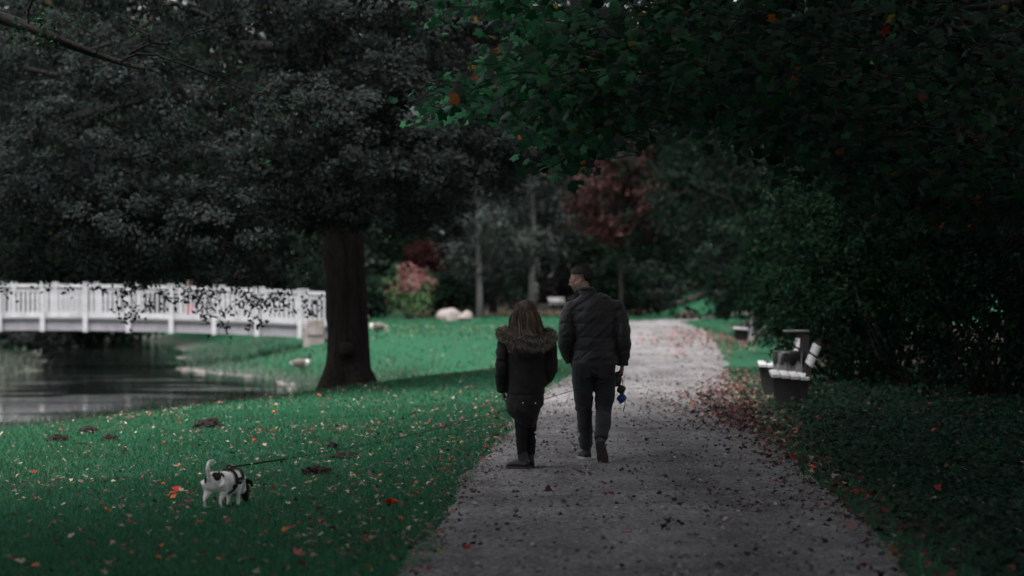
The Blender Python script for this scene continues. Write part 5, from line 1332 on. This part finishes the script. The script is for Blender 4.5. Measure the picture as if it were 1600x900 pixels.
# hair: cap and long wavy locks falling over the hood
s = .92
V, F = ellipsoid((0, -.014, .036), (.092, .112, .094), None, 36, 26)
Fk = [f for f in F if all((V[i][2] > .03 + max(0, V[i][1] - .02) * .55 and V[i][1] < .08) or (V[i][1] < .0 and V[i][2] > -.06) for i in f)]
HWm = np.array(HW)
MB().add([HW @ (v * s) for v in V], Fk).build('hair_cap', M['brown_hair'] if 'brown_hair' in M else M.setdefault('brown_hair', mat('brown_hair', (0.035, 0.021, 0.016), (0.055, 0.034, 0.026), 30, 0.45, 0.4, 150, 0.4)), wbody, True)
n = 5200
th = rng.random(n) * 2 * math.pi; ph = np.arccos(1 - 1.05 * rng.random(n))
p = np.stack([.093 * np.sin(ph) * np.cos(th), -.014 + .108 * np.sin(ph) * np.sin(th), .036 + .093 * np.cos(ph)], -1) * s
face = (p[:, 1] > .045) & (p[:, 2] < .06); p = p[~face]; n = len(p)
pw = p @ HWm[:3, :3].T + HWm[:3, 3]; cw = np.array(HW.translation)
K = 12; out = pw - cw; az = np.arctan2(out[:, 1], out[:, 0])
rad = .098 + .022 * rng.random(n)
fall = .27 + .09 * rng.random(n)
ct = np.zeros((n, K, 3)); ct[:, 0] = pw
phs = np.round(az * 3.2 + rng.normal(size=n) * .5) * 1.9 + rng.normal(size=n) * .25
front = (np.sin(az) > .35)
for k in range(1, K):
    u = k / (K - 1)
    r_ = rad * (1 + .22 * u + .16 * u * u) 
    side = np.stack([np.cos(az) * r_ * (1 + .10 * u), np.sin(az) * r_ * .9, np.zeros(n)], -1)
    zt = pw[:, 2] * (1 - u) + (1.385 - fall) * u
    base = cw[None] * np.array([1, 1, 0]) + side + np.array([.015, -.020, 0]) * u + np.array([0, -.055, 0]) * u * u
    w = .017 * u * np.stack([np.sin(u * 13 + phs), np.cos(u * 12 + phs * 1.3), 0 * phs], -1)
    b = min(1, u * 2.6); bl = b * b * (3 - 2 * b)
    q = pw * (1 - bl) + base * bl + w; q[:, 2] = zt + .01 * np.sin(phs + u * 5) * u
    ct[:, k] = q
ct[:, :, 0] += (rng.normal(size=(n, 1)) * .004)
keepn = ~(front & (pw[:, 2] < 1.42) & (rng.random(n) < .8)); ct = ct[keepn]; n = len(ct)
strands('long_hair', None, ct, .0020, pick_colors(n, [(0.038, 0.022, 0.017), (0.075, 0.046, 0.036), (0.15, 0.098, 0.075), (0.26, 0.19, 0.15)], [3, 4, 3, 1.2]), M['hair'], wbody, .5)
n2 = 90     # flyaway strands catching the light
p2 = pw[rng.integers(0, len(pw), n2)]; dd = unit(p2 - cw); ct = np.stack([p2, p2 + dd * .02 + rng.normal(size=(n2, 3)) * .008, p2 + dd * .03 + np.array([0, -.01, -.03]) + rng.normal(size=(n2, 3)) * .012], 1)
strands('flyaway_hair', None, ct, .0012, pick_colors(n2, [(0.12, 0.08, 0.06), (0.2, 0.15, 0.12)], [1, 1]), M['hair'], wbody)
# leggings and boots
sh = [limb([(-.055, 0, .66), kneeL, (-.042, 0, .28), (-.037, -.015, .12)], [(.078, .082), (.058, .064), (.052, .058), (.043, .048)], 14, (0, 1, 0), 14), limb([(.05, 0, .66), kneeR, (.042, .075, .28), (.038, .095, .12)], [(.078, .082), (.056, .062), (.050, .056), (.043, .048)], 14, (0, 1, 0), 14)]
me = fuse('leggings', sh, 0.008, 4); V = coords(me); displace(me, .004 * noise3(np.stack([V[:, 0] * 8, V[:, 1] * 8, V[:, 2] * 30], -1))); link('leggings', me, M['leggings'], woman)
shoe(ankL, None, (-.75, .55, 0), (0, 0, 1), .245, .045, 'boot', M['boot'], M['black_rubber'], woman, .15)
shoe(ankR, None, (-.15, 1, 0), (0, 0, 1), .245, .045, 'boot', M['boot'], M['black_rubber'], woman, .15)

# ---------------------------------------------------------------- blurred walker on the bridge
gx_, gy_ = (296 - 800) / FPX * 86.1, 86.1
gz_ = rail_z(gx_) - 1.2
walker = empty('person', (gx_, gy_, gz_), 0, 'small blurred person in dark top and pink trousers on the white bridge', 'person')
sh = [ellipsoid((0, 0, 1.28), (.075, .09, .11)), limb([(0, 0, 1.2), (0, 0, 1.08)], [.05, .06], 10, (0, 1, 0), 5), limb([(0, 0, .6), (0, 0, .8), (0, 0, 1.02), (0, 0, 1.1)], [(.12, .09), (.12, .09), (.14, .09), (.08, .06)], 14, (0, 1, 0), 9)]
for k in (-1, 1):
    sh.append(limb([(k * .07, 0, .65), (k * .07 + .02, .02, .35), (k * .08, -.05 * k, .04)], [.07, .05, .035], 10, (0, 1, 0), 9)); sh.append(tube([(k * .08, -.05 * k, .03), (k * .08 - .13, -.05 * k, .025)], [.03, .022], 8)); sh.append(limb([(k * .13, 0, 1.06), (k * .17, -.02, .84), (k * .14 - .05, -.02, .66)], [.04, .033, .024], 10, (0, 1, 0), 9))
    sh += hand_shapes((k * .14 - .05, -.02, .66), (-.1, 0, -1), (-k, 0, 0), (0, 1, 0), .8, .5)
sh.append(ellipsoid((-.075, 0, 1.26), (.02, .012, .015)))
me = fuse('body', sh, .012, 3); set_col(me, np.tile(np.array([(0.35, 0.2, 0.16)]), (len(me.vertices), 1))); wb = link('body', me, M['skin'], walker)
V, F = ellipsoid((.015, 0, 1.31), (.085, .10, .105)); Fk = [f for f in F if all(V[i][0] > -.03 or V[i][2] > 1.35 for i in f)]; MB().add(V, Fk).build('hair', M['brown_hair'], wb, True)
sh = [limb([(0, 0, .62), (0, 0, .8), (0, 0, 1.02), (0, 0, 1.13)], [(.14, .11), (.14, .11), (.155, .11), (.07, .07)], 14, (0, 1, 0), 9)] + [limb([(k * .13, 0, 1.06), (k * .17, -.02, .84), (k * .14 - .05, -.02, .68)], [.055, .048, .04], 10, (0, 1, 0), 9) for k in (-1, 1)]
link('top', fuse('top', sh, .012, 3), M['jacket'], walker)
sh = [limb([(0, 0, .68), (0, 0, .56)], [(.13, .10), (.13, .10)], 12, (0, 1, 0), 5)] + [limb([(k * .07, 0, .62), (k * .07 + .02, .02, .35), (k * .08, -.05 * k, .07)], [.08, .06, .045], 10, (0, 1, 0), 9) for k in (-1, 1)]
link('trousers', fuse('trousers', sh, .012, 3), mat('pink_cloth', (0.45, 0.17, 0.2), (0.36, 0.13, 0.16), 8, .8, 0, 10, .2), walker)
# ------------------------------------------------------------------ the dog
DG_X, DG_Y = -2.20, 18.45
dog = empty('dog', (DG_X, DG_Y, float(terrain(DG_X, DG_Y)) - 0.006), R(66), 'small white terrier with black patches sniffing the lawn, tail up', 'dog')
# local: +X forward, +Y the dog's left, +Z up
sh = [limb([(-.205, 0, .200), (-.16, 0, .212), (-.06, 0, .208), (.05, 0, .196), (.14, 0, .188), (.20, 0, .190)], [(.045, .052), (.072, .075), (.070, .072), (.078, .088), (.080, .092), (.055, .07)], 18, (0, 0, 1), 20)]
sh.append(limb([(.16, 0, .205), (.225, 0, .198), (.270, 0, .165), (.285, .0, .130)], [(.066, .075), (.056, .062), (.048, .052), (.045, .05)], 16, (0, 0, 1), 12))
sh.append(ellipsoid((.285, 0, .130), (.058, .052, .050), Matrix.Rotation(R(40), 3, 'Y')))
sh.append(limb([(.298, 0, .105), (.322, 0, .068), (.338, 0, .034), (.344, 0, .022)], [(.036, .036), (.027, .026), (.021, .019), (.013, .012)], 12, (0, 1, 0), 10))
for k in (-1, 1):    # hind legs: thigh, stifle forward, hock back, upright shank, paw
    dx = .0 if k > 0 else .035
    sh.append(limb([(-.155, k * .042, .205), (-.125 + dx, k * .056, .140), (-.180 + dx, k * .060, .082), (-.176 + dx, k * .062, .030), (-.160 + dx, k * .062, .012)], [(.044, .066), (.030, .042), (.0135, .0155), (.0105, .0115), (.012, .011)], 12, (0, 1, 0), 16))
    sh.append(ellipsoid((-.150 + dx, k * .062, .012), (.024, .016, .012)))
    fx = .03 if k > 0 else -.01
    sh.append(limb([(.135, k * .048, .195), (.118 + fx, k * .056, .130), (.135 + fx, k * .056, .070), (.132 + fx, k * .056, .018)], [(.038, .050), (.024, .030), (.0145, .016), (.012, .013)], 12, (0, 1, 0), 14))
    sh.append(ellipsoid((.146 + fx, k * .056, .012), (.024, .017, .012)))
tail = smooth_path([(-.195, 0, .232), (-.222, 0, .275), (-.232, 0, .325), (-.215, 0, .362), (-.175, -.005, .372), (-.135, -.01, .352)], 16)
sh.append(tube(tail, list(np.linspace(.020, .009, 16)), 10, (0, 1, 0)))
me = fuse('body', sh, 0.0062, 7)
V = coords(me)
displace(me, .0025 * noise3(V * 45)); V = coords(me)
W = np.array((0.62, 0.60, 0.59)); K_ = np.array((0.012, 0.011, 0.011))
C = np.tile(W, (len(V), 1)) * (1 + .05 * noise3(V * 40)[:, None])
def patch(c, r): return np.linalg.norm((V - np.array(c)) / np.array(r), axis=1) + .25 * noise3(V * 28) < 1
black = patch((-.175, -.045, .262), (.045, .036, .045)) | patch((-.205, .045, .245), (.03, .03, .045)) | patch((-.10, -.045, .275), (.030, .030, .035)) | patch((.02, -.10, .15), (.07, .04, .05)) | (V[:, 0] > .262)
belly = (V[:, 2] < .135) & (np.abs(V[:, 0] - .0) < .10)
C[black] = K_
pinkish = patch((-.223, 0, .215), (.016, .014, .016)); C[pinkish] = (0.16, 0.07, 0.065)
set_col(me, C); db = link('body', me, M['coat'], dog)
nf = 9000; idx = rng.integers(0, len(V), nf); Nn = normals(me)[idx]; p0 = V[idx] + rng.normal(size=(nf, 3)) * .003
back = unit(np.stack([-np.ones(nf), 0 * idx, -.45 * np.ones(nf)], -1) + rng.normal(size=(nf, 3)) * .3); dirn = unit(Nn * .30 + back - Nn * (back * Nn).sum(1)[:, None])
ln = (.004 + .004 * rng.random(nf))[:, None]
strands('fur', None, np.stack([p0 - Nn * .001, p0 + dirn * ln * .5, p0 + unit(dirn + Nn * .1) * ln], 1), .0011, np.clip(C[idx] * (1 + .18 * rng.normal(size=(nf, 1))), .005, .8), M['coat'], db)
for k in (-1, 1):    # folded ears, eyes
    sh = [limb([(.258, k * .040, .170), (.246, k * .064, .190), (.262, k * .082, .178), (.284, k * .084, .150)], [(.016, .006), (.026, .006), (.024, .005), (.006, .004)], 10, (1, 0, .4), 10)]
    link('ear', fuse('ear', sh, .004, 2), M['black_fur'] if 'black_fur' in M else M.setdefault('black_fur', mat('black_fur', (0.012, 0.011, 0.011), (0.02, 0.018, 0.018), 40, .7, .4, 150, .25)), dog)
    V_, F_ = ellipsoid((.318, k * .036, .112), (.008,) * 3); MB().add(V_, F_).build('eye', M['black_rubber'], dog, True)
V_, F_ = ellipsoid((.346, 0, .026), (.011, .013, .010)); MB().add(V_, F_).build('nose', M['black_rubber'], dog, True)
# harness: girth strap, chest strap, back plate with handle and D-ring
M['harness'] = mat('black_webbing', (0.010, 0.010, 0.011), (0.016, 0.016, 0.017), 40, .7, .5, 200, .25)
def band(x0, x1, lean, r_y, r_z, zc, name, w=.022):
    P = [(x0 + lean * math.cos(a), r_y * math.sin(a), zc + r_z * math.cos(a)) for a in np.linspace(0, 2 * math.pi, 37)]
    return MB().tube(P, [(.005, w)] * 37, 8, (1, 0, 0), False)
hn = empty('harness', dog.location, R(66), 'black webbing dog harness with grey lettering strapped round the dog', 'harness')
band(.055, .055, .012, .087, .092, .200, 'girth').build('girth_strap', M['harness'], hn, True)
band(.165, .165, .028, .074, .086, .205, 'chest', .018).build('chest_strap', M['harness'], hn, True)
for k in (-1, 1):
    MB().add(*limb([(.05, k * .086, .205), (.11, k * .088, .205), (.165, k * .078, .200)], [(.005, .026), (.005, .028), (.005, .024)], 10, (0, 0, 1), 8)).build('side_panel', M['harness'], hn, True)
    for j in range(5):   # worn lettering on the side panel
        MB().box((.078 + .014 * j, k * .0945, .205), (.008, .003, .012 - .003 * (j % 2))).build('letter', M['sole_pale'], hn)
MB().add(*limb([(.02, 0, .292), (.075, 0, .296), (.14, 0, .294)], [(.030, .006), (.036, .008), (.028, .006)], 12, (0, 0, 1), 8)).build('back_plate', M['harness'], hn, True)
MB().tube([(.045, 0, .298), (.052, 0, .318), (.085, 0, .322), (.10, 0, .300)], [.006, .007, .007, .006], 8).build('handle', M['harness'], hn, True)
ang = R(66)
def dogw(p): return np.array([DG_X + p[0] * math.cos(ang) - p[1] * math.sin(ang), DG_Y + p[0] * math.sin(ang) + p[1] * math.cos(ang), dog.location.z + p[2]])
# leash: wide tape near the dog, thin cord onward to the reel in the man's hand
A_ = dogw((.07, 0, .305)); B_ = np.array([hx - .075, hy - .19, hz - .035]); Bend = np.array([hx - .035, hy - .02, hz - .05])
t = np.linspace(0, 1, 40); P = A_ + (B_ - A_) * t[:, None]; P[:, 2] -= .10 * np.sin(t * math.pi) * (1 - .35 * t)
leash = empty('leash', tuple(A_), 0, 'taut thin dark leash running from dog harness to the man\'s hand', 'leash')
MB().tube(P[:6] - A_, [(.0030, .0065)] * 6, 8).build('tape', M['harness'], leash, True)
MB().tube(np.vstack([P[5:], Bend]) - A_, [.0028] * 36, 6).build('cord', M['harness'], leash, True)
V_, F_ = ellipsoid((0, 0, 0), (.012, .008, .012)); MB().add(V_, F_).build('clip', M['metal'], leash, True)
V_, F_ = ellipsoid(P[2] - A_, (.010, .009, .009)); MB().add(V_, F_).build('tape_loop', M['metal'], leash, True)

# ------------------------------------------------------------------ geese on the far lawn
def goose(px, D, rz, label):
    x = (px - 800) / FPX * D
    o = empty('goose', (x, D, float(terrain(x, D)) + .02), rz, label, 'goose', 'geese on the far lawn')
    sh = [limb([(-.36, 0, .36), (-.22, 0, .36), (0, 0, .34), (.16, 0, .36), (.24, 0, .42)], [(.03, .02), (.10, .09), (.15, .14), (.11, .12), (.06, .07)], 16, (0, 0, 1), 14), limb([(.20, 0, .40), (.27, 0, .50), (.28, 0, .62), (.30, 0, .70)], [.06, .042, .034, .034], 12, (0, 1, 0), 10), ellipsoid((.325, 0, .715), (.055, .038, .04)), tube([(.36, 0, .71), (.425, 0, .695)], [.022, .010], 8)]
    me = fuse('body', sh, .014, 3); V = coords(me); C = np.tile(np.array((0.15, 0.13, 0.12)), (len(V), 1)) * (1 + .2 * noise3(V * np.array([14, 14, 30]))[:, None])
    C[(V[:, 0] > .12) & (V[:, 2] < .47)] = (0.42, 0.40, 0.38); C[(V[:, 2] > .47)] = (0.012, 0.012, 0.012); C[(V[:, 0] < -.24) & (V[:, 2] < .36)] = (0.5, 0.5, 0.5); C[np.linalg.norm(V - np.array((.31, 0, .69)), axis=1) < .035] = (0.5, 0.49, 0.48)
    set_col(me, C); link('body', me, M['coat'], o)
    for k in (-1, 1):
        MB().add(*limb([(.14, k * .12, .40), (-.05, k * .145, .40), (-.28, k * .07, .38)], [(.02, .06), (.022, .09), (.012, .025)], 10, (0, 0, 1), 8)).build('wing', mat('goose_wing', (0.11, 0.095, 0.085), (0.17, 0.15, 0.14), 14, .8, .3, 40, .2), o, True)
        mb = MB().tube([(0, k * .06, .24), (.01, k * .06, .10), (0, k * .06, -.01)], [.018, .012, .012], 6); mb.add([(0, k * .06 - .03, .0), (.10, k * .06 - .05, .0), (.11, k * .06, .0), (.10, k * .06 + .05, .0), (0, k * .06 + .03, .0), (0, k * .06, .03)], [(0, 1, 2, 3, 4), (0, 5, 1), (1, 5, 2), (2, 5, 3), (3, 5, 4), (4, 5, 0)]); mb.build('leg', M['black_rubber'], o)
    return o
goose(590, 81, R(172), 'grey-brown goose with dark neck standing on lawn right of the trunk')
goose(470, 75, R(10), 'goose resting near the bridge end left of the big trunk')
# ------------------------------------------------------------------ place words for look-alikes, counted from the left of the view
ORD = 'first second third fourth fifth sixth seventh eighth ninth tenth eleventh twelfth thirteenth fourteenth fifteenth sixteenth seventeenth eighteenth nineteenth twentieth twenty-first twenty-second twenty-third twenty-fourth twenty-fifth twenty-sixth twenty-seventh twenty-eighth'.split()
for grp, phrase in (('shrubs behind lawn and pond', '{} from left of the dark shrubs behind lawn and pond'), ('woodland trees behind the park', '{} from left of the dark woodland trees behind the park'), ('stones along the far pond edge', '{} from left of the pale stones along the far pond edge')):
    mem = sorted([o for o in COL.objects if o.get('group') == grp], key=lambda o: o.location.x / o.location.y)
    for i, o in enumerate(mem): o['label'] = phrase.format(ORD[i])
